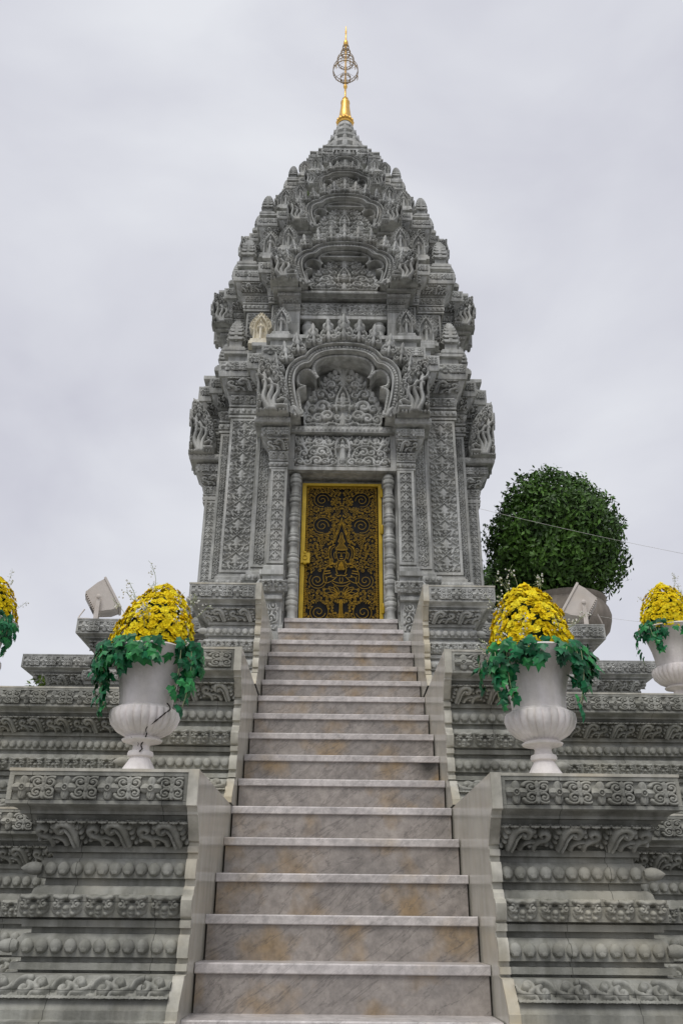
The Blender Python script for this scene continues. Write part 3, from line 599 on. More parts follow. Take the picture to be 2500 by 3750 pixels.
TZ = [0, .1, .2, .3, .4, .5, .6, .7, .8, .88, .95, 1.0]; TW = [.58, .57, .555, .53, .495, .45, .40, .34, .26, .185, .10, .012]
tymp_me = mapped(tymp, TZ, [-q for q in TW], TW, 150, 120, .07, .03, .01).mesh('tympanum', 'stone', 70)
def lint(X, Z):          # x -1.15..1.15, z 0..1
    H = np.zeros_like(X)+.03; A = abs(X)
    for x, z, r, a, d in ((.22, .14, .10, 0, 1), (.42, .16, .09, 180, -1), (.62, .18, .13, 0, 1), (.85, .14, .09, 180, 1), (1.03, .16, .10, 0, 1), (.50, .46, .11, 90, -1), (.70, .46, .09, 180, 1), (.92, .42, .09, 0, 1), (.34, .80, .12, 180, 1), (.58, .83, .11, 180, 1), (.80, .84, .11, 180, 1), (1.0, .80, .11, 180, 1), (1.06, .55, .07, 0, 1), (.33, .42, .08, 0, -1)):
        scroll(H, A, Z, x, z, r*1.1, a, d, 1.35, r*.40)
    st(H, A, Z, cr([(.24, .32), (.34, .58), (.52, .66), (.72, .64), (.84, .50), (.95, .66), (1.08, .92)]), .035, 1.); st(H, A, Z, cr([(0, .05), (.12, .02), (.24, .06), (.45, .02), (.7, .05), (.95, .02), (1.1, .05)]), .03, .8)
    fill(H, A, Z, [(.22, .14, .11), (.42, .16, .1), (.62, .18, .14), (.85, .14, .1), (1.03, .16, .11), (.50, .46, .12), (.70, .46, .1), (.92, .42, .1), (.34, .80, .13), (.58, .83, .12), (.80, .84, .12), (1.0, .80, .12), (1.06, .55, .08), (.33, .42, .09), (0, .3, .14), (0, .5, .14), (0, .7, .14), (0, .9, .1)], 1.12, .04, .97, lambda x, z: True, 6, .025, .05)
    for x in np.linspace(.3, 1.1, 6): leaf(H, A, Z, (x, .70), (x+.06, .97), .03)
    st(H, A, Z, cr([(.15, .30), (.17, .6), (.12, .85), (0, .96)]), .03, .9); figure(H, X, Z, 0, .22, .66)
    return H
lint_me = tile('lintel_panel', lambda X, Z: lint(X-1.15, Z), 2.3, 180, 80, 'stone', .14)
arch_me, gem_me, naga_me = arch_mesh(), gem_mesh(), naga_mesh()
def rect_cap(xa, xb, grow_l, grow_r, yfront, prof, yb):
    plan = [(xa, yb), (xa, yfront), (xb, yfront), (xb, yb)]; vec = [(-grow_l, 0), (-grow_l, -1), (grow_r, -1), (grow_r, 0)]
    b = B(); loft(b, plan, vec, prof, True); b.f.append(tuple(range(b.n-4, b.n))); return b
CAPP = [(0, 0), (.022, .002), (.022, .022), (.004, .024), (.004, .034), (.024, .036), (.030, .06), (.024, .085), (.004, .088), (.004, .10), (.028, .102), (.028, .120), (.016, .124), (.034, .16), (.040, .20), (.02, .215), (.02, .235), (.04, .25), (.075, .31), (.105, .345), (.115, .36), (.125, .362), (.125, .478), (.10, .482), (.10, .50), (.195, .505), (.205, .52), (.205, .575)]
DPT = (.345, .19, .16, .12, .09)
def porch(i, A, zf, hx, sx, sz, zbot, Ap, xin, xout, full):
    """pilasters, entablature and pediment on the front and the two flanks; A pediment plane, Ap pilaster plane, zf pediment foot"""
    for rot in (0, 90, -90):
        base = T(0, YC, 0) @ RZ(R(rot)) @ T(0, -YC, 0); front = rot == 0
        kz = sz*.66 if i else 1.
        zc = zf-.575*kz
        for s in (-1, 1):
            xa, xb = sorted((s*xin, s*xout)); gl, gr = (1, .12) if s < 0 else (.12, 1)
            if zc > zbot+.02:
                if i == 0:
                    pp = [(.05, zbot), (.05, 2.62), (.0, 2.63), (.0, 2.98), (.06, 2.985), (.06, 3.02), (.03, 3.05), (.07, 3.10), (.085, 3.15), (.06, 3.20), (.03, 3.205), (.03, 3.25), (.06, 3.26), (.06, 3.31), (.03, 3.32), (.03, 3.36), (.012, 3.38), (0, 3.385), (0, zc)]
                else: pp = [(.02, zbot), (.02, zbot+.05), (0, zbot+.06), (0, zc)]
                b = rect_cap(xa, xb, gl, gr, YC-Ap, pp, YC-Ap+.45); pil = part('pilaster', b.mesh('pilaster', 'stone', 35), tower, base)
            b = rect_cap(xa, xb, gl, gr, YC-Ap, [(o*(1 if i == 0 else .8*sx), zc+z*kz) for o, z in CAPP], YC-Ap+.5); cap = part('capital', b.mesh('capital', 'stone', 35), tower, base)
            if front:
                q = 1 if i == 0 else .8*sx
                course(cap, 'flower', xa-.125*q*gl, xb+.125*q*gr, YC-Ap-.1255*q, zc+.37*kz, .10*kz); course(cap, 'dent', xa-.205*q*gl, xb+.205*q*gr, YC-Ap-.2055*q, zc+.522*kz, .05*kz)
                course(cap, 'acanth', xa-.05*q*gl, xb+.05*q*gr, YC-Ap-.034*q, zc+.242*kz, .135*kz, -.62); course(cap, 'lotus', xa-.03*q*gl, xb+.03*q*gr, YC-Ap-.022*q, zc+.124*kz, .085*kz, -.25)
                beads(cap, xa-.02*q, xb+.02*q, YC-Ap-.03*q, zc+.06*kz, .04*kz, '', 1.3)
                if i == 0:
                    panel(pil, xa, xb, YC-Ap, 3.40, zc-.005, 'chev', .028); course(pil, 'lotus', xa-.06, xb+.06, YC-Ap-.07, 3.06, .12, -.1); course(pil, 'vine', xa+.02, xb-.02, YC-Ap-.001, 2.66, .28)
        # pediment
        py = YC-A+(0 if front else .03)
        pm = base @ T(0, py, zf) @ S(sx, 1 if i < 3 else .7, sz)
        ar = part('arch_band', arch_me, tower, pm); part('gem_course', gem_me, ar, pm, kind='stuff')
        if front: part('naga', naga_me, tower, base @ T(-.985*sx, py-.02, zf) @ S(sx, 1, sz)); part('naga', naga_me, tower, base @ T(.985*sx, py-.02, zf) @ S(-sx, 1, sz))
        if not front:
            sg = -1 if rot > 0 else 1; sg = -1 if (base @ Vector((0, py, 0))).x < 0 else 1
            part('naga', naga_me, tower, T(sg*(A-.01), YC-.985*sx-.02, zf) @ S(-sg*sx*.85, .8, sz))
            q = 1 if i == 0 else .8*sx
            for kd, o, zz, hh, tl in (('flower', .125, .37, .10, 0), ('dent', .205, .522, .05, 0), ('acanth', .04, .242, .135, -.62), ('lotus', .024, .124, .085, -.25)):
                a_, c_ = sorted((sg*(Ap+o*q), sg*(Ap-.22*sx))); course(cap, kd, a_, c_, YC-xout-o*q-.0008, zc+zz*kz, hh*kz, tl)
        fl = [(0, 1.005, .330, .26), (.178, .975, .300, .235), (.345, .915, .275, .22), (.49, .79, .265, .21), (.625, .675, .25, .19), (.715, .52, .235, .165)]
        for x, z, h, w in fl:
            for s in ((1,) if x == 0 else (-1, 1)): part('flame_finial', flame_me, ar, base @ T(s*(x+(.0 if x < .4 else .035))*sx, py-.01, zf+(z+.030)*sz) @ RY(s*x*.22) @ S(w*sx*1.2, .36*sx, h*sz*1.08))
        b = B()      # solid gable behind the arch, so the vault is closed
        zs = np.array([-.07, .2, .45, .6, .72, .80, .88, .95, 1.0]); ws = np.array([.68, .67, .66, .64, .58, .46, .36, .22, .02])
        for a_, c_ in zip(range(8), range(1, 9)): pass
        Pf = np.array([[(-w_*sx, py+DPT[i]+.015, zf+z_*sz), (w_*sx, py+DPT[i]+.015, zf+z_*sz)] for z_, w_ in zip(zs, ws)]); Pb = Pf+[0, .28 if i == 0 else .40, 0]
        b.grid(Pf); b.grid(Pb); b.grid(np.stack([Pf[:, 0], Pb[:, 0]], 1)); b.grid(np.stack([Pf[:, 1], Pb[:, 1]], 1)); part('gable', b.mesh('gable', 'stone', 35), tower, base)
        if front:
            tz = (.94 if i == 0 else .90)*sz
            part('tympanum', tymp_me, tower, T(0, py+DPT[i], zf+.045*sz) @ S(sx*.88, 1, tz*.92))
            b = B(); b.box(-xin, xin, py+DPT[i]*.64, py+.62, zf-.075*kz, zf+.002); be = part('dentil_beam', b.mesh('dentil_beam', 'stone'), tower); course(be, 'dent', -xin, xin, py+DPT[i]*.64-.0005, zf-.062*kz, .05*kz)
            course(be, 'lotus', -xin*.93, xin*.93, py+DPT[i]*.87, zf+.006, .055*sz, .3)
porch(0, 1.90, 5.125, .985, 1.0, 1.0, 2.515, 1.67, .617, .800, True)
porch(1, 1.78, 7.16, .925, .94, .676, 6.348, 1.57, .555, .745, False)
porch(2, 1.50, 8.40, .778, .79, .60, 7.818, 1.31, .46, .625, False)
porch(3, 1.06, 9.555, .647, .60, .43, 8.965, .92, .34, .47, False)
porch(4, .70, 10.40, .30, .36, .33, 10.03, .60, .18, .26, False)
# ---- doorway
dw = T(0, 0, 0)
b = B(); b.box(-.6165, .6165, YC-1.57, YC-1.30, 4.575, 5.051); lt = part('lintel', b.mesh('lintel', 'stone'), tower)
part('lintel_panel', lint_me, lt, T(-.545, YC-1.5705, 4.625) @ S(1.09/2.3, .41, .41))
for q in ((-.612, -.548, 4.58, 5.048), (.548, .612, 4.58, 5.048), (-.548, .548, 4.58, 4.622)):
    bb = B(); bb.box(q[0], q[1], YC-1.62, YC-1.56, q[2], q[3]); part('panel_frame', bb.mesh('panel_frame', 'stone'), lt)
b = B(); b.box(-.6165, .6165, YC-1.52, YC-1.20, 5.0515, 6.09); part('gable_wall', b.mesh('gable_wall', 'stone'), tower)
for s in (-1, 1):
    b = B(); b.box(*sorted((s*.46, s*.6165)), YC-1.46, YC-1.34, 2.6, 4.5745); part('door_jamb', b.mesh('door_jamb', 'stone'), tower)
    prof = [(.062, 2.822)]
    z = 2.85
    n = 7; hh = (4.56-2.85)/n
    for i in range(n):
        for r_, u in ((.056, 0), (.052, .18), (.056, .30), (.072, .36), (.074, .42), (.058, .46), (.060, .50), (.078, .54), (.080, .60), (.080, .66), (.076, .70), (.058, .74), (.072, .80), (.074, .86), (.058, .92), (.062, .97)): prof.append((r_*.86, z+hh*(i+u)))
    b = B(); b.lathe(prof, 20, (s*.525, YC-1.535, 0)); part('colonnette', b.mesh('colonnette', 'stone', 50), tower)
DY = YC-1.43       # plane of the door
b = B(); b.box(-.44, .44, DY+.03, DY+.05, 2.824, 4.49); door = part('door', b.mesh('door_backing', 'glass'), tower, label='gold filigree door over dark glass with a seated deity')
for nm, q in (('door_frame', (-.450, -.404, 2.824, 4.50)), ('door_frame', (.412, .450, 2.824, 4.50)), ('door_frame', (-.404, .412, 4.470, 4.50))):
    b = B(); b.box(q[0], q[1], DY-.02, DY+.055, q[2], q[3]); part(nm, b.mesh(nm, 'gold_paint'), door)
for z in (2.93, 3.86, 4.32):
    b = B(); b.lathe([(.014, z), (.016, z+.005), (.016, z+.105), (.014, z+.11)], 10, (.452, DY-.03, 0)); b.box(.43, .452, DY-.028, DY-.018, z+.01, z+.10); part('hinge', b.mesh('hinge', 'gold_paint'), door)
lk = B(); lk.box(-.445, -.345, DY-.045, DY-.021, 3.50, 3.62)
for q in (3.50, 3.62): lk.ball((-.40, DY-.035, q), .022, 8, 5)
lk.tube(np.column_stack([np.full(20, 0), np.full(20, DY-.05), np.zeros(20)])+np.array([(-.40+.022*np.cos(a), 0, 3.565+.026*np.sin(a)) for a in np.linspace(0, 6.2, 20)]), .006, 6); part('lock', lk.mesh('lock', 'gold_paint'), door)
b = B(); frr = random.Random(3)
def dz(x, y): return ((x-775)*.000733, 2.83+(2025-y)*.000873)
def rod(p, r=.0030, both=True):
    p = np.array(p, float)
    for s in ((1, -1) if both else (1,)): b.tube(np.column_stack([s*p[:, 0], np.full(len(p), DY+.004), p[:, 1]]), r, 4, False)
def dp(pts, n=14, r=.0030, both=True): rod(cr([dz(*q) for q in pts], n), r, both)
occ = []
for x, y, r_ in ((1080, 345, 115), (1075, 715, 120), (1130, 1470, 115), (1100, 1885, 120), (1045, 955, 52)):
    c = dz(x, y); q = r_*.00078
    for kk, (f, tn) in enumerate(((1.15, .7), (.80, 1.5))): rod(spiral(c[0], c[1], q*f, 150+40*kk, tn, -1 if y < 1200 else 1, 40, .15 if kk == 1 else .8))
    occ.append((c[0], c[1], q*1.2))
dp([(775, 600), (800, 690), (840, 790), (885, 900), (905, 975), (870, 985)], 16, .0036); dp([(775, 660), (805, 760), (850, 870), (872, 950)], 14); dp([(880, 985), (945, 1020), (965, 1110), (940, 1215), (860, 1255)], 16, .0036); dp([(870, 1010), (920, 1040), (935, 1110), (910, 1190)], 12)
dp([(775, 810), (790, 830), (800, 890), (828, 940), (800, 962), (862, 1035), (845, 1052), (775, 1060)], 18, .0036)
for i, y in enumerate(range(850, 1050, 18)): w_ = np.interp(y, [850, 940, 960, 1045], [12, 48, 28, 82]); dp([(775-w_, y), (775+w_, y)], 3, .0034, False)
dp([(850, 1060), (852, 1120), (825, 1190), (775, 1205)], 12, .0036); dp([(792, 1100), (815, 1092), (838, 1102)], 6); dp([(775, 1090), (778, 1140), (795, 1150)], 6); dp([(775, 1176), (800, 1172)], 4, .005); dp([(860, 1080), (885, 1110), (870, 1180), (850, 1150)], 8)
dp([(830, 1225), (860, 1245), (970, 1270), (1035, 1370), (1032, 1480), (990, 1505), (900, 1470), (840, 1420)], 22, .0036); dp([(845, 1270), (850, 1330), (830, 1385)], 8, .0036); dp([(940, 1340), (1030, 1350)], 4, .005); dp([(930, 1370), (1025, 1385)], 4, .005); dp([(860, 1440), (960, 1420), (1005, 1450)], 8)
for x in (785, 800, 815): dp([(x, 1330), (x-6, 1270), (777, 1215)], 8, .0034)
dp([(775, 1400), (830, 1405), (860, 1385)], 8, .005); dp([(640, 1500), (700, 1535), (775, 1545), (850, 1535), (910, 1500)], 14, .0036, False); dp([(650, 1480), (720, 1500), (775, 1505), (830, 1500), (900, 1480)], 14, .0036, False); dp([(790, 1430), (800, 1470), (780, 1500)], 8)
for x0, y0, x1, y1 in ((800, 1650, 880, 1540), (810, 1650, 960, 1560), (820, 1650, 1040, 1600), (820, 1660, 1020, 1660), (815, 1660, 930, 1700)):
    mx, my = (x0+x1)/2, (y0+y1)/2; dx, dy_ = (y1-y0)*.18, -(x1-x0)*.18
    dp([(x0, y0), (mx+dx, my+dy_), (x1, y1), (mx-dx, my-dy_), (x0, y0)], 16)
dp([(793, 1720), (795, 1850), (805, 1960)], 6, .0036); dp([(783, 1720), (783, 1960)], 3, .0036); dp([(775, 1610), (800, 1650), (775, 1690)], 8); rod([dz(775+40*math.cos(a), 1985+45*math.sin(a)) for a in np.linspace(0, 6.28, 16)], .0036, False)
pl = [(.06, 3.4), (.1, 3.3), (.0, 3.3), (.14, 3.42), (.16, 3.3), (.05, 3.6), (0, 3.62), (.06, 3.72), (.02, 3.82), (.1, 3.62), (.19, 3.36), (.05, 3.2), (.12, 3.2), (.02, 3.0)]
occ += [(x, z, .055) for x, z in pl]
tries = 0
while tries < 5200:
    tries += 1; x = frr.uniform(.006, .395); z = frr.uniform(2.84, 4.46); r_ = frr.uniform(.013, .032) if tries < 3000 else frr.uniform(.010, .015)
    if x+r_ > .402 or x-r_ < 0 and abs(x) > .004: continue
    if any((x-a)**2+(z-c)**2 < (r_*.80+q*.92)**2 for a, c, q in occ): continue
    occ.append((x, z, r_)); a0 = frr.uniform(0, 360); d_ = frr.choice((-1, 1)); rod(spiral(x, z, r_, a0, 1.45, d_, 15, .2), .0026)
    if r_ > .02: a = R(a0); rod([(x+r_*math.cos(a), z+r_*math.sin(a)), (x+r_*1.5*math.cos(a+.5*d_*-1), z+r_*1.5*math.sin(a-.5*d_))], .0034)
for z in np.arange(2.85, 4.46, .026): rod(spiral(.392, z, .011, 90, 1, 1, 9, .3), .0034)
for x in np.arange(.01, .39, .03): rod(spiral(x, 4.452, .013, 0, 1, 1, 9, .3), .0034); rod(spiral(x, 2.842, .011, 0, 1, 1, 9, .3), .0034)
part('filigree', b.mesh('filigree', 'gold_rod', 60), door, kind='stuff')
# upper storey opening under the second pediment: recess with its shade painted on a block, carved lintel, two stubby columns
b = B(); b.box(-.553, .553, YC-1.50, YC-1.26, 6.825, 7.10); lt2 = part('lintel', b.mesh('lintel', 'stone'), tower); part('lintel_panel', lint_me, lt2, T(-.535, YC-1.5005, 6.870) @ S(1.07/2.3, .22, .20))
b = B(); b.box(-.552, .552, YC-1.53, YC-1.5005, 6.82, 6.866); part('lintel_ledge', b.mesh('lintel_ledge', 'stone'), lt2)
b = B(); b.box(-.55, .55, YC-1.30, YC-1.22, 6.36, 6.824); part('opening_shade_block', b.mesh('opening_shade_block', 'opening_shade'), tower)  # near-black block; the shade inside the opening is put into its colour
for s in (-1, 1):
    b = B(); b.lathe([(.09, 6.36), (.09, 6.45), (.065, 6.47), (.065, 6.53), (.08, 6.55), (.085, 6.60), (.065, 6.62), (.065, 6.68), (.085, 6.70), (.085, 6.75), (.06, 6.77), (.06, 6.824)], 18, (s*.45, YC-1.43, 0)); part('colonnette', b.mesh('colonnette', 'stone', 50), tower)

# ---- antefixes
AZ = [0, .09, .10, .17, .18, .42, .43, .48, .56, .64, .74, .84, .93, 1.0]; AW = [.50, .50, .44, .42, .33, .33, .40, .46, .49, .48, .40, .27, .13, .01]
def ante(X, Z):
    H = np.full_like(X, .35); A = abs(X)
    H[(A < .24) & (Z > .17) & (Z < .66)] = 0
    H[(A < .24*np.sqrt(np.clip(1-((Z-.60)/.27)**2, 0, 1))) & (Z >= .58)] = 0
    st(H, A, Z, cr([(.26, .18), (.26, .42), (.27, .58), (.19, .72), (.07, .84), (0, .90)]), .035, .75)
    for q in ((.36, .47), (.43, .52), (.46, .60), (.43, .68), (.37, .75), (.30, .81), (.22, .86), (.14, .91), (.06, .96), (.35, .60), (.30, .68), (.22, .77), (.12, .86)): st(H, A, Z, [q], .045, .8)
    H[Z < .16] = .9
    figure(H, X, Z, 0, .16, .60, hh=1.05); return H
ante_me = mapped(ante, AZ, [-q for q in AW], AW, 34, 60, .16, .20, .03).mesh('figure_antefix', 'stone', 60)
ante_cream = ante_me.copy(); ante_cream.materials[0] = M['cream_stone']
b = B()
b.box(-.46, .46, -.46, .46, 0, .06); b.box(-.40, .40, -.40, .40, .06, .12); b.box(-.26, .26, -.26, .26, .12, .34)
for k_, (z, w_) in enumerate(((.34, .40), (.48, .38), (.60, .34), (.71, .29), (.81, .23), (.89, .16))):
    b.prism([(-w_*.75, z), (w_*.75, z), (w_, z+.04), (w_, z+.07), (-w_, z+.07), (-w_, z+.04)], 'y', -w_*.62, w_*.62); b.prism([(-w_*.62, z+.001), (w_*.62, z+.001), (w_*.8, z+.041), (w_*.8, z+.069), (-w_*.8, z+.069), (-w_*.8, z+.041)], 'y', -w_, w_)
    b.box(-w_*.62, w_*.62, -w_*.62, w_*.62, z+.07, z+.125); b.ball((0, -w_*.8, z+.07), w_*.28, 8, 5, (1, .5, .9))
    for sx in (-1, 1): b.ball((sx*w_*.82, -w_*.6, z+.08), w_*.12, 6, 4)
b.lathe([(.10, .96), (.08, .99), (.01, 1.03)], 8)
prang_me = b.mesh('spire_antefix', 'stone', 30)
for i, (s, z0, z1, z2, ko) in enumerate(TIERS[:4]):
    q = .136*ko; h0, h3, c, A3, A0 = (PLAN[k_]*s for k_ in ('h0', 'h3', 'c', 'A3', 'A0')); u = (1, .96, .78, .62)[i]
    for sx in (-1, 1):
        part('spire_antefix', prang_me, tower, T(sx*(c+q-.13*u), YC-(c+q-.13*u), z2) @ S(.30*u, .30*u, .54*u))
        cream = i == 0 and sx < 0
        part('figure_antefix', ante_cream if cream else ante_me, tower, T(sx*(h0+h3+2*q)/2 if i < 3 else sx*(h3+q-.05), YC-(A3+q-.08*u), z2+.002) @ S(.30*u, .40*u, .50*u), label='cream-coloured standing figure antefix, paler than the grey ones' if cream else None)
        part('figure_antefix', ante_me, tower, T(sx*(h0+q-.17*u), YC-(A0+q-.09*u), z2+.002) @ S(.26*u, .40*u, .46*u))
        part('spire_antefix', prang_me, tower, T(sx*(A3+q-.12*u), YC-(h3+q-.12*u), z2) @ S(.24*u, .24*u, .44*u)); 
# ---- lotus crown and gilded finial
b = B(); sq = .415*1.345
b.lathe([(.44, 11.0), (.44, 11.10), (.38, 11.12), (.36, 11.22), (.41, 11.26), (.41, 11.34), (.32, 11.40), (.29, 11.50), (.335, 11.54), (.335, 11.60), (.245, 11.66), (.225, 11.74), (.27, 11.77), (.27, 11.82), (.185, 11.88), (.17, 11.95), (.205, 11.98), (.205, 12.03), (.145, 12.08), (.135, 12.14), (.155, 12.16), (.145, 12.22), (.11, 12.30)], 36, (0, YC, 0))
crown = part('lotus_crown', b.mesh('lotus_crown', 'stone', 40), tower)
pb = B(); pb.ball((0, 0, .45), .5, 8, 7, (.55, .3, 1.1)); pb.ball((0, 0, 1.0), .12, 6, 4, (1, 1, 1.6)); pet = pb.mesh('lotus_petal', 'stone')
for r_, z, h, n in ((.43, 11.08, .20, 12), (.38, 11.33, .18, 14), (.31, 11.58, .13, 12), (.25, 11.80, .11, 11), (.19, 12.01, .09, 10)):
    for k_ in range(n):
        a = -np.pi/2+2*np.pi*k_/n
        if math.sin(a) < .35: part('lotus_petal', pet, crown, T(r_*math.cos(a), YC+r_*math.sin(a), z) @ RZ(a+np.pi/2) @ S(h*.95, h*.95, h))
b = B(); b.lathe([(.13, 12.28), (.142, 12.31), (.125, 12.34), (.145, 12.37), (.122, 12.41), (.108, 12.50), (.085, 12.70), (.074, 12.82), (.082, 12.86), (.078, 12.89), (.05, 12.91), (.042, 12.95), (.052, 12.97), (.03, 13.0), (.017, 13.03), (.015, 13.25), (.03, 13.27), (.036, 13.30), (.03, 13.33), (.015, 13.35), (.013, 14.30), (.02, 14.42), (.045, 14.47), (.04, 14.53), (.016, 14.60), (.012, 14.78), (.018, 14.80), (.006, 14.99)], 20, (0, YC, 0))
for k_ in range(14): a = 2*np.pi*k_/14; b.ball((.128*math.cos(a), YC+.128*math.sin(a), 12.37), .03, 6, 5, (1, 1, 1.6))
fin = part('gilded_finial', b.mesh('gilded_finial', 'gold', 50), tower)
fr2 = random.Random(5)
for r_, z in ((.09, 13.50), (.222, 13.70), (.150, 13.98), (.085, 14.20), (.055, 14.36)):
    b = B(); aa = np.linspace(0, 2*np.pi, 37)
    for zz, rr in ((0, .0085), (.05*r_/.2+.02, .006)): b.tube(np.column_stack([r_*np.cos(aa), YC+r_*np.sin(aa), np.full(37, z+zz)]), rr, 5)
    n = max(12, int(r_*120))
    for k_ in range(n):
        a = 2*np.pi*k_/n; x, y = r_*math.cos(a), YC+r_*math.sin(a); b.tube([(x, y, z+.06*r_/.2+.02), (x*1.01, y, z), (x*1.02, y, z-.028*fr2.uniform(.6, 1.5))], [.004, .006, .002], 4)
    for k_ in range(6): a = 2*np.pi*(k_+.5)/6; b.tube([(0, YC, z+.02), (r_*math.cos(a), YC+r_*math.sin(a), z)], .003, 4)
    if r_ > .2:
        for a in (-2.4, -.7, -1.2, .3): x, y = r_*math.cos(a), YC+r_*math.sin(a); b.tube(cr([(x, y, z), (x*1.03, y, z-.06), (x*.99, y, z-.14)], 8), [.012, .014, .012, .01, .008, .008, .006, .003], 4)
    part('parasol_ring', b.mesh('parasol_ring', 'gold_old', 50), fin)

# ================================================================== urns with artificial flowers
UP = [(.082, 0), (.078, .015), (.052, .055), (.05, .06), (.064, .066), (.067, .078), (.063, .09), (.046, .096), (.042, .118), (.05, .128), (.100, .14), (.104, .148), (.085, .160), (.095, .168), (.135, .190), (.166, .225), (.179, .262), (.174, .292), (.152, .308), (.138, .316), (.143, .38), (.156, .45), (.171, .50), (.196, .55), (.232, .59), (.246, .605), (.238, .614), (.20, .60), (.18, .55), (.16, .48)]
def urn_gad(k, a): return (.085*np.abs(np.cos(a*13))**.7-.055) if 13 <= k <= 17 else (.06*np.abs(np.cos(a*9))-.03 if k < 2 else (.045*np.cos(4*a) if 23 <= k <= 26 else 0*a))
UP = [(r_, z_+.035) for r_, z_ in UP]; UP[0] = (.095, 0.); UP[1] = (.092, .02)
b = B(); b.lathe(UP[:12], 60, cap=False, flute=urn_gad); foot_me = b.mesh('foot', 'plaster', 40)
b = B(); b.lathe(UP[11:20], 208, cap=False, flute=lambda k, a: urn_gad(k+11, a)); bowl_me = b.mesh('bowl', 'plaster', 40)
b = B(); b.lathe(UP[19:], 64, cap=False, flute=lambda k, a: urn_gad(k+19, a)); neck_me = b.mesh('neck', 'plaster', 40)
# blossoms: ruffled double flowers
def blossom(seed, m):
    r = random.Random(seed); b = B()
    for ring_, (n, rr, tilt, ln) in enumerate(((9, .10, .25, .40), (8, .08, .65, .36), (7, .05, 1.0, .32), (5, .02, 1.3, .26))):
        for k in range(n):
            a = 2*np.pi*(k+r.random()*.5+ring_*.5)/n; t = tilt+r.uniform(-.3, .3); L_ = ln*r.uniform(.85, 1.15); w = .15*r.uniform(.8, 1.2)
            d = np.array([math.cos(a), math.sin(a), 0]); s_ = np.array([-math.sin(a), math.cos(a), 0]); up = np.array([0, 0, 1.])
            o = d*rr; mid = o+L_*.6*(d*math.cos(t)+up*math.sin(t)); tip = mid+L_*.5*(d*math.cos(t*.4)+up*math.sin(t*.4))
            b.add([o, mid-s_*w, tip-s_*w*.8+up*.09*r.uniform(-1, 1), tip+s_*w*.8+up*.09*r.uniform(-1, 1), mid+s_*w], [(0, 1, 4), (1, 2, 3, 4)])
    return b.mesh('blossom', m, 0)
BL = [blossom(1, 'yellow'), blossom(2, 'yellow'), blossom(3, 'yellow2'), blossom(4, 'yellow')]
def ivy_leaf(m):
    o = [(0, 0), (.28, -.12), (.50, .10), (.36, .30), (.44, .58), (.20, .56), (0, 1.0), (-.20, .56), (-.44, .58), (-.36, .30), (-.50, .10), (-.28, -.12)]
    V = [(x, y, -.55*abs(x)*abs(x)-.22*y*y+.05*math.sin(x*9+y*5)) for x, y in o]+[(0, .30, .10)]
    b = B(); b.add(V, [(i, (i+1) % 12, 12) for i in range(12)]); return b.mesh('ivy_leaf', m, 30)
IV = [ivy_leaf('ivy'), ivy_leaf('ivy'), ivy_leaf('ivy2')]
def orient(n, up=(0, 0, 1), spin=0.):
    n = Vector(n).normalized(); return n.to_track_quat('Z', 'Y').to_matrix().to_4x4() @ RZ(spin)
def dome(r_, t):   # bullet-shaped heap profile t 0..1
    return math.cos(t*np.pi/2)**.54
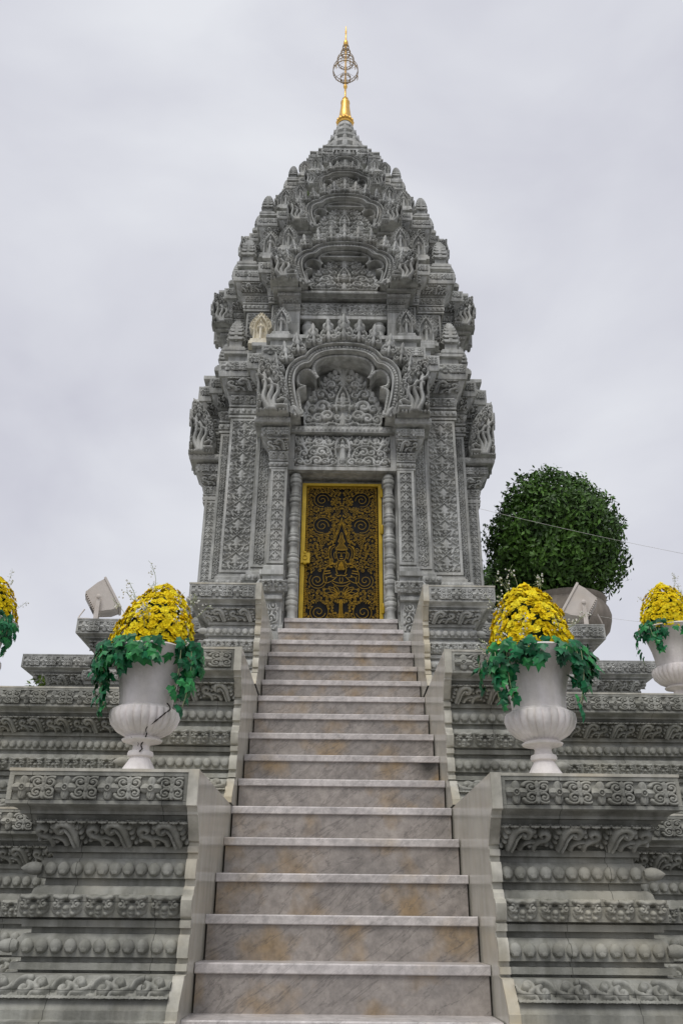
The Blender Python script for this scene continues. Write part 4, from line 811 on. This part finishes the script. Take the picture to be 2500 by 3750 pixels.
def urn(x, y, z, label, flabel, seed, sc_=1., crack=False, nfl=300, rot=0., lean=0., full=True):
    r = random.Random(seed)
    base = T(x, y, z) @ RZ(rot) @ S(sc_, sc_, sc_)
    u = thing('flower_urn', label, 'urn', group='white plaster urns on the terraces', mtx=T(x, y, z))
    for nm, me in (('foot', foot_me), ('bowl', bowl_me), ('neck', neck_me)): p = part(nm, me, u, base)
    if crack:
        def surf(a, zz): rr = np.interp(zz, [q[1] for q in UP[:21]], [q[0] for q in UP[:21]]); return (x+(rr+.004)*math.cos(a), y+(rr+.004)*math.sin(a), z+zz)
        cr_pts = [(-.62, .31), (-.66, .295), (-.68, .275), (-.76, .255), (-.90, .23), (-1.05, .205), (-1.2, .18), (-1.16, .165), (-1.2, .148), (-1.26, .13), (-1.34, .11), (-1.25, .09), (-1.4, .075)]
        pts = [surf(a+r.uniform(-.06, .06), zz+.035) for a, zz in cr_pts]; pp = cr(pts, 60)
        b = B(); b.tube(pp, [0.0022+.0018*abs(math.sin(i*.9)) for i in range(60)], 5); part('crack', b.mesh('crack', 'crack'), u, label='dark crack running down the bowl and stem')
        b = B(); b.tube(cr([surf(a, zz+.035) for a, zz in ((-1.9, .14), (-1.85, .13), (-1.7, .12), (-1.72, .105))], 16), .0016, 4); part('crack', b.mesh('crack', 'crack'), u)
    # heap
    HZ, HR, HH = z+.635*sc_, .216*sc_, .40*sc_
    fa = thing('flower_arrangement', flabel, 'flowers', group='yellow flower heaps in the urns', mtx=T(x, y, HZ))
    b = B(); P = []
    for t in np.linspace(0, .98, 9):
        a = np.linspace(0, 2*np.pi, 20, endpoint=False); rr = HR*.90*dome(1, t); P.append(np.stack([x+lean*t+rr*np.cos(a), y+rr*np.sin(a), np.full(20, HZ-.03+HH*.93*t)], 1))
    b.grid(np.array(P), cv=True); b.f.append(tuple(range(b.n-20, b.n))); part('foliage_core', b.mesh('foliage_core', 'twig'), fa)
    pts = []; tries = 0
    while len(pts) < nfl and tries < 20000:
        tries += 1; t = r.random()**1.05; a = r.uniform(-np.pi, np.pi)
        if math.sin(a) > .30 and t < .85: continue
        rr = HR*dome(1, t)*(1+.05*math.sin(3*a+seed)+.035*math.sin(7*a+9*t)); p = (x+lean*t+rr*math.cos(a), y+rr*math.sin(a), HZ+HH*t); md = .0325*sc_
        if any((p[0]-q[0])**2+(p[1]-q[1])**2+(p[2]-q[2])**2 < md*md for q in pts): continue
        pts.append(p); nx, ny, nz = math.cos(a), math.sin(a), .15+.95*t**1.5
        s_ = r.uniform(.041, .056)*sc_
        part('blossom', BL[r.randrange(4)], fa, T(*[p[i]+r.uniform(-.008, .008) for i in range(3)]) @ orient((nx+r.uniform(-.25, .25), ny+r.uniform(-.25, .25), nz+r.uniform(-.25, .25)), spin=r.uniform(0, 6)) @ S(s_, s_, s_))
    # ivy skirt spilling over the rim, with trailing strands
    def lf(p, n, s_): part('ivy_leaf', IV[r.randrange(3)], fa, T(*p) @ orient(n) @ RZ(r.uniform(2.2, 4.1)) @ RX(r.uniform(-.5, .5)) @ S(s_, s_, s_))
    gapc = 1.0 if crack else 1.5
    for k in range(150 if full else 90):
        a = r.uniform(-np.pi*1.02, .02); rr = HR*r.uniform(.95, 1.42); gap = math.exp(-((a+gapc)/.26)**2)
        if r.random() < gap*.9: continue
        zz = HZ+(r.uniform(-.07, .055)-.10*max(0, rr/HR-1.15))*sc_
        lf((x+rr*math.cos(a), y+rr*math.sin(a), zz), (math.cos(a), math.sin(a), r.uniform(.0, .8)), r.uniform(.045, .078)*sc_)
    for k in range(26 if full else 14):
        a = r.choice([r.uniform(-3.3, -2.2), r.uniform(-.9, .1), r.uniform(-3.1, .0)]); Ls = r.uniform(.08, .29)*sc_*(1 if abs(math.cos(a)) > .5 else .5); sw = r.uniform(-.12, .12); n = 9
        r0 = HR*r.uniform(1.10, 1.36); S_ = []
        for j in range(n):
            f = j/(n-1); rr = r0*(1+.10*math.sin(f*2.5)-.18*f); aa = a+sw*f; S_.append((x+rr*math.cos(aa), y+rr*math.sin(aa), HZ-.02-Ls*f))
        b = B(); b.tube(S_, .0022, 4); part('vine', b.mesh('vine', 'stem'), fa)
        for j in range(2, n):
            if r.random() < .72: q = S_[j]; lf((q[0]+r.uniform(-.02, .02), q[1]-.008, q[2]), (math.cos(a)+r.uniform(-.4, .4), math.sin(a), r.uniform(-.1, .6)), r.uniform(.04, .075)*sc_)
    # white sprigs
    for k in range(16 if full else 9):
        a = r.uniform(-np.pi, 0) if r.random() < .6 else r.choice([r.uniform(-.5, .3), r.uniform(-3.4, -2.7)]); t = r.uniform(.0, .95); rr = HR*dome(1, t)*.9; p0 = np.array((x+lean*t+rr*math.cos(a), y+rr*math.sin(a), HZ+HH*t))
        d = np.array((math.cos(a)*(1-t*.7)+r.uniform(-.2, .2), math.sin(a)*(1-t*.7), .35+t*.9)); d /= np.linalg.norm(d); Ls = r.uniform(.07, .15)*sc_; b = B()
        p1 = p0+d*Ls; b.tube(cr([p0, p0+d*Ls*.5+np.array((.01, 0, .0)), p1], 6), .0014, 4)
        for j in range(6):
            c = p0+d*Ls*r.uniform(.55, 1.05); e = c+np.array([r.uniform(-.025, .025) for _ in range(3)]); b.tube([c, e], .0009, 3); 
        part('sprig_stem', b.mesh('sprig_stem', 'stem'), fa)
        b = B()
        for j in range(7): c = p0+d*Ls*r.uniform(.6, 1.08)+np.array([r.uniform(-.024, .024) for _ in range(3)]); b.ball(c, r.uniform(.0035, .0062)*sc_, 5, 4)
        part('white_buds', b.mesh('white_buds', 'white'), fa, kind='stuff')
urn(-1.015, 4.23, .624, 'near white urn left of the stairs, cracked down its bowl and stem', 'yellow flower heap with ivy in the cracked near urn', 11, .965, True, 300, .35, .03)
urn(.995, 4.23, .624, 'near white uncracked urn right of the stairs', 'yellow flower heap with ivy in the uncracked near urn right of the stairs', 12, .985, False, 300, .1, -.015)
urn(-3.15, 7.0, 1.6165, 'far white urn cut off by the left picture edge', 'yellow flower heap cut off by the left picture edge', 13, 1.12, False, 190, .5, 0, False)
urn(2.90, 7.0, 1.6165, 'far white urn at the right picture edge', 'yellow flower heap at the right picture edge', 14, 1.10, False, 190, .2, 0, False)

# ================================================================== floodlights
def flood(x, y, z, yaw, tilt, label, s):
    t = thing('floodlight', label, 'floodlight', group='floodlights on the platform', mtx=T(x, y, z))
    q = T(x, y, z) @ RZ(yaw); h = q @ T(0, 0, .235) @ RX(tilt)      # lamp looks along local +y
    hx, hz, d = .118, .16, .135
    b = B(); Fr = [(-hx, d, -hz), (hx, d, -hz), (hx, d, hz), (-hx, d, hz)]; Bk = [(-hx*.80, -d*.55, -hz*.62), (hx*.80, -d*.55, -hz*.62), (hx*.80, -d*.55, hz*.78), (-hx*.80, -d*.55, hz*.78)]; Md = [(-hx*.98, d*.45, -hz*.96), (hx*.98, d*.45, -hz*.96), (hx*.98, d*.45, hz*.97), (-hx*.98, d*.45, hz*.97)]
    b.grid([Bk, Md, Fr], cv=True); b.f.append((3, 2, 1, 0)); b.f.append((8, 9, 10, 11)); part('housing', b.mesh('housing', 'lamp', 20), t, h)
    b = B()
    for i in range(9): zz = -hz*.5+i*hz*.14; b.box(-hx*.78, hx*.78, -d*.55-.012, -d*.55-.0005, zz, zz+.010)
    part('cooling_fins', b.mesh('cooling_fins', 'lamp'), t, h)
    b = B(); b.box(-hx-.012, hx+.012, d+.0005, d+.022, -hz-.012, hz+.012); rim = part('front_rim', b.mesh('front_rim', 'lamp'), t, h)
    b = B(); b.box(-hx+.02, hx-.02, d+.0225, d+.026, -hz+.02, hz-.02); part('glass', b.mesh('glass', 'lamp_glass'), rim, h)
    b = B(); b.box(-.02, .03, -d*.55-.02, -d*.55-.0125, -hz*.45, -hz*.1); part('vent_plate', b.mesh('vent_plate', 'grille'), t, h)
    for sx in (-1, 1):
        b = B(); b.prism([(-.022, 0), (.022, 0), (.016, .27), (-.016, .27)], 'x', sx*(hx+.014), sx*(hx+.022)); part('bracket', b.mesh('bracket', 'lamp'), t, q)
        b = B(); b.lathe([(.02, 0), (.02, .012), (.008, .016)], 10); part('bolt', b.mesh('bolt', 'lamp'), t, q @ T(sx*(hx+.022), 0, .25) @ RY(sx*R(90)))
    b = B(); b.box(-hx-.022, hx+.022, -.022, .022, 0, .008); part('bracket_foot', b.mesh('bracket_foot', 'lamp'), t, q)
    b = B(); b.tube(cr([(-.02, -.12, .16), (.03, -.16, .06), (.12, -.14, .02), (.16, -.06, .012), (.08, -.02, .02)], 20), .007, 6); part('cable', b.mesh('cable', 'lamp'), t, q)
flood(-2.37, 7.64, 2.5285, R(-76), R(32), 'cream floodlight on the platform corner left of the tower', -1)
flood(2.37, 7.64, 2.5285, R(76), R(32), 'cream floodlight on the platform corner before the clipped tree', 1)

# ================================================================== planter and clipped tree
pot = thing('tree_planter', 'big round buff planter bowl on a carved stand behind the floodlight', 'planter', (2.74, 9.55, 2.51))
b = B(); b.lathe([(.34, .03), (.34, .08), (.26, .10), (.24, .15), (.30, .18), (.33, .22), (.33, .27), (.28, .31), (.22, .34), (.20, .40), (.24, .44), (.34, .47)], 32); part('stand', b.mesh('stand', 'planter', 40), pot, T(2.74, 9.55, 2.51))
b = B(); b.lathe([(.30, .47), (.42, .53), (.50, .62), (.53, .72), (.54, .80), (.52, .88), (.48, .95), (.50, .98), (.505, 1.02), (.47, 1.02), (.45, .94)], 40, cap=False); b.lathe([(.46, .93), (.01, .95)], 40, cap=False); part('bowl', b.mesh('bowl_planter', 'planter', 40), pot, T(2.74, 9.55, 2.51))
def tree(name, label, x, y, z0, zc, rx, rz, n, seed, size=.05, trunk=.05, loc_z=None, low=.75):
    r = random.Random(seed); nr = np.random.RandomState(seed)
    t = thing(name, label, 'tree', (x, y, z0), group='clipped trees')
    b = B(); b.tube(cr([(x, y, z0), (x+.03, y, z0+(zc-z0)*.45), (x-.02, y, zc)], 12), np.linspace(trunk*1.15, trunk*.6, 12), 9)
    for k in range(14):
        a = r.uniform(0, 6.28); e = r.uniform(-.15, 1.2); L_ = r.uniform(.65, .9); p0 = np.array((x, y, z0+(zc-z0)*r.uniform(.55, .95))); p1 = np.array((x+rx*L_*math.cos(a)*math.cos(e), y+rx*L_*math.sin(a)*math.cos(e), zc-.15*rz+rz*L_*math.sin(e))); b.tube(cr([p0, (p0+p1)/2+np.array((0, 0, .06)), p1], 8), np.linspace(trunk*.4, .006, 8), 5)
    part('trunk', b.mesh('trunk', 'bark', 60), t)
    def rad(d):     # lumpy clipped dome
        q = 1+.06*np.sin(d[..., 0]*5+d[..., 2]*4)+.06*np.sin(d[..., 1]*8+d[..., 2]*9+1)+.03*np.sin(d[..., 0]*11-d[..., 2]*12)+.03*np.sin(d[..., 0]*17+d[..., 1]*13)
        return q
    d = nr.normal(size=(n, 3)); d /= np.linalg.norm(d, axis=1)[:, None]
    rr = rad(d)*np.clip(1-np.abs(nr.normal(0, .10, n))+nr.normal(0, .035, n)+(nr.rand(n) < .02)*.07, .45, 1.14)
    zz = np.where(d[:, 2] > 0, rz, rz*low)
    C = np.column_stack([x+d[:, 0]*rx*rr, y+d[:, 1]*rx*rr, zc+d[:, 2]*zz*rr])
    nn = d+nr.normal(0, .65, (n, 3)); nn /= np.linalg.norm(nn, axis=1)[:, None]
    u = np.cross(nn, nr.normal(size=(n, 3))); u /= np.linalg.norm(u, axis=1)[:, None]; v = np.cross(nn, u); s_ = size*nr.uniform(.6, 1.15, n)[:, None]
    V = np.stack([C-u*s_, C+v*s_*.45+nn*s_*.1, C+u*s_, C-v*s_*.45+nn*s_*.1], 1).reshape(-1, 3)
    F = [(4*i, 4*i+1, 4*i+2, 4*i+3) for i in range(n)]
    me = bpy.data.meshes.new('crown'); me.from_pydata(V.tolist(), [], F); me.materials.append(M['leaf']); cro = part('crown', me, t)
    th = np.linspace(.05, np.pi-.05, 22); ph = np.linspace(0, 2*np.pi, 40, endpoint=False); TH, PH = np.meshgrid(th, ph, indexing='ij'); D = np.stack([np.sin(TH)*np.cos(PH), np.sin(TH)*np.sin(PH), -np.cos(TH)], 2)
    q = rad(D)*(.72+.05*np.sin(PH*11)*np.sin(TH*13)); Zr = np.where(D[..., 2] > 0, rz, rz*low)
    b = B(); b.grid(np.stack([x+D[..., 0]*rx*q, y+D[..., 1]*rx*q, zc+D[..., 2]*Zr*q], 2), cv=True); part('crown_core', b.mesh('crown_core', 'leaf_core'), cro)  # solid dark core added to block the sky between the leaves
    return t
tree('clipped_tree', 'large clipped round-headed dark green tree right of the tower', 2.74, 9.55, 3.20, 4.33, .82, .93, 19000, 4, .040, .075, low=.90)
tree('clipped_tree', 'smaller dark clipped tree half hidden behind the tower and the large tree', 2.80, 12.2, 1.62, 4.75, .62, .55, 5000, 8, .045, .06, low=.9)
# leafy bits
def sprig(name, label, cat, x, y, z, w, h, n, seed, m='weed', size=.03):
    r = random.Random(seed); t = thing(name, label, cat, (x, y, z)); b = B()
    for k in range(5): a = r.uniform(-1, 1); b.tube(cr([(x, y, z), (x+a*w*.4, y, z+h*.5), (x+a*w, y+r.uniform(-.03, .03), z+h*r.uniform(.7, 1))], 6), .004, 4)
    part('stem', b.mesh('stem', 'stem'), t); b = B()
    for k in range(n):
        c = np.array((x+r.uniform(-w, w), y+r.uniform(-w, w)*.6, z+h*r.uniform(.15, 1.05))); u = np.array([r.gauss(0, 1) for _ in range(3)]); u /= np.linalg.norm(u); v = np.cross(u, [r.gauss(0, 1) for _ in range(3)]); v /= np.linalg.norm(v)
        b.add([c-u*size, c+v*size*.5, c+u*size, c-v*size*.5], [(0, 1, 2, 3)])
    part('leaves', b.mesh('leaves', m, 0), t, kind='stuff')
sprig('shrub', 'tuft of green leaves peeping over the middle terrace wall at far left', 'shrub', -3.12, 8.35, 1.62, .09, .56, 90, 3, 'weed', .035)
sprig('weed', 'small green weed rooted high on the tower left of the upper pediments', 'weed', -.50, YC-1.20, 8.97, .07, .42, 46, 5, 'weed', .028)
# thin wires strung past the tree
def wire(label, a, c, sag, r_):
    b = B(); P = np.array([np.array(a)*(1-t)+np.array(c)*t-np.array((0, 0, sag*4*t*(1-t))) for t in np.linspace(0, 1, 30)]); b.tube(P, r_, 5); thing('wire', label, 'wire', me=b.mesh('wire', 'wire'))
wire('pale wire strung across the front of the large clipped tree', (1.52, 8.55, 4.32), (5.2, 8.0, 3.22), .05, .0019)
wire('thin wire slanting from the right floodlight towards the far right urn', (2.45, 7.7, 2.72), (2.95, 6.95, 2.38), .02, .0013)

# ------------------------------------------------------------------ lift everything so that the court is z = 0
for o in list(col.objects):
    if o.parent is None and o.type in ('MESH', 'EMPTY'): o.location.z += EYE
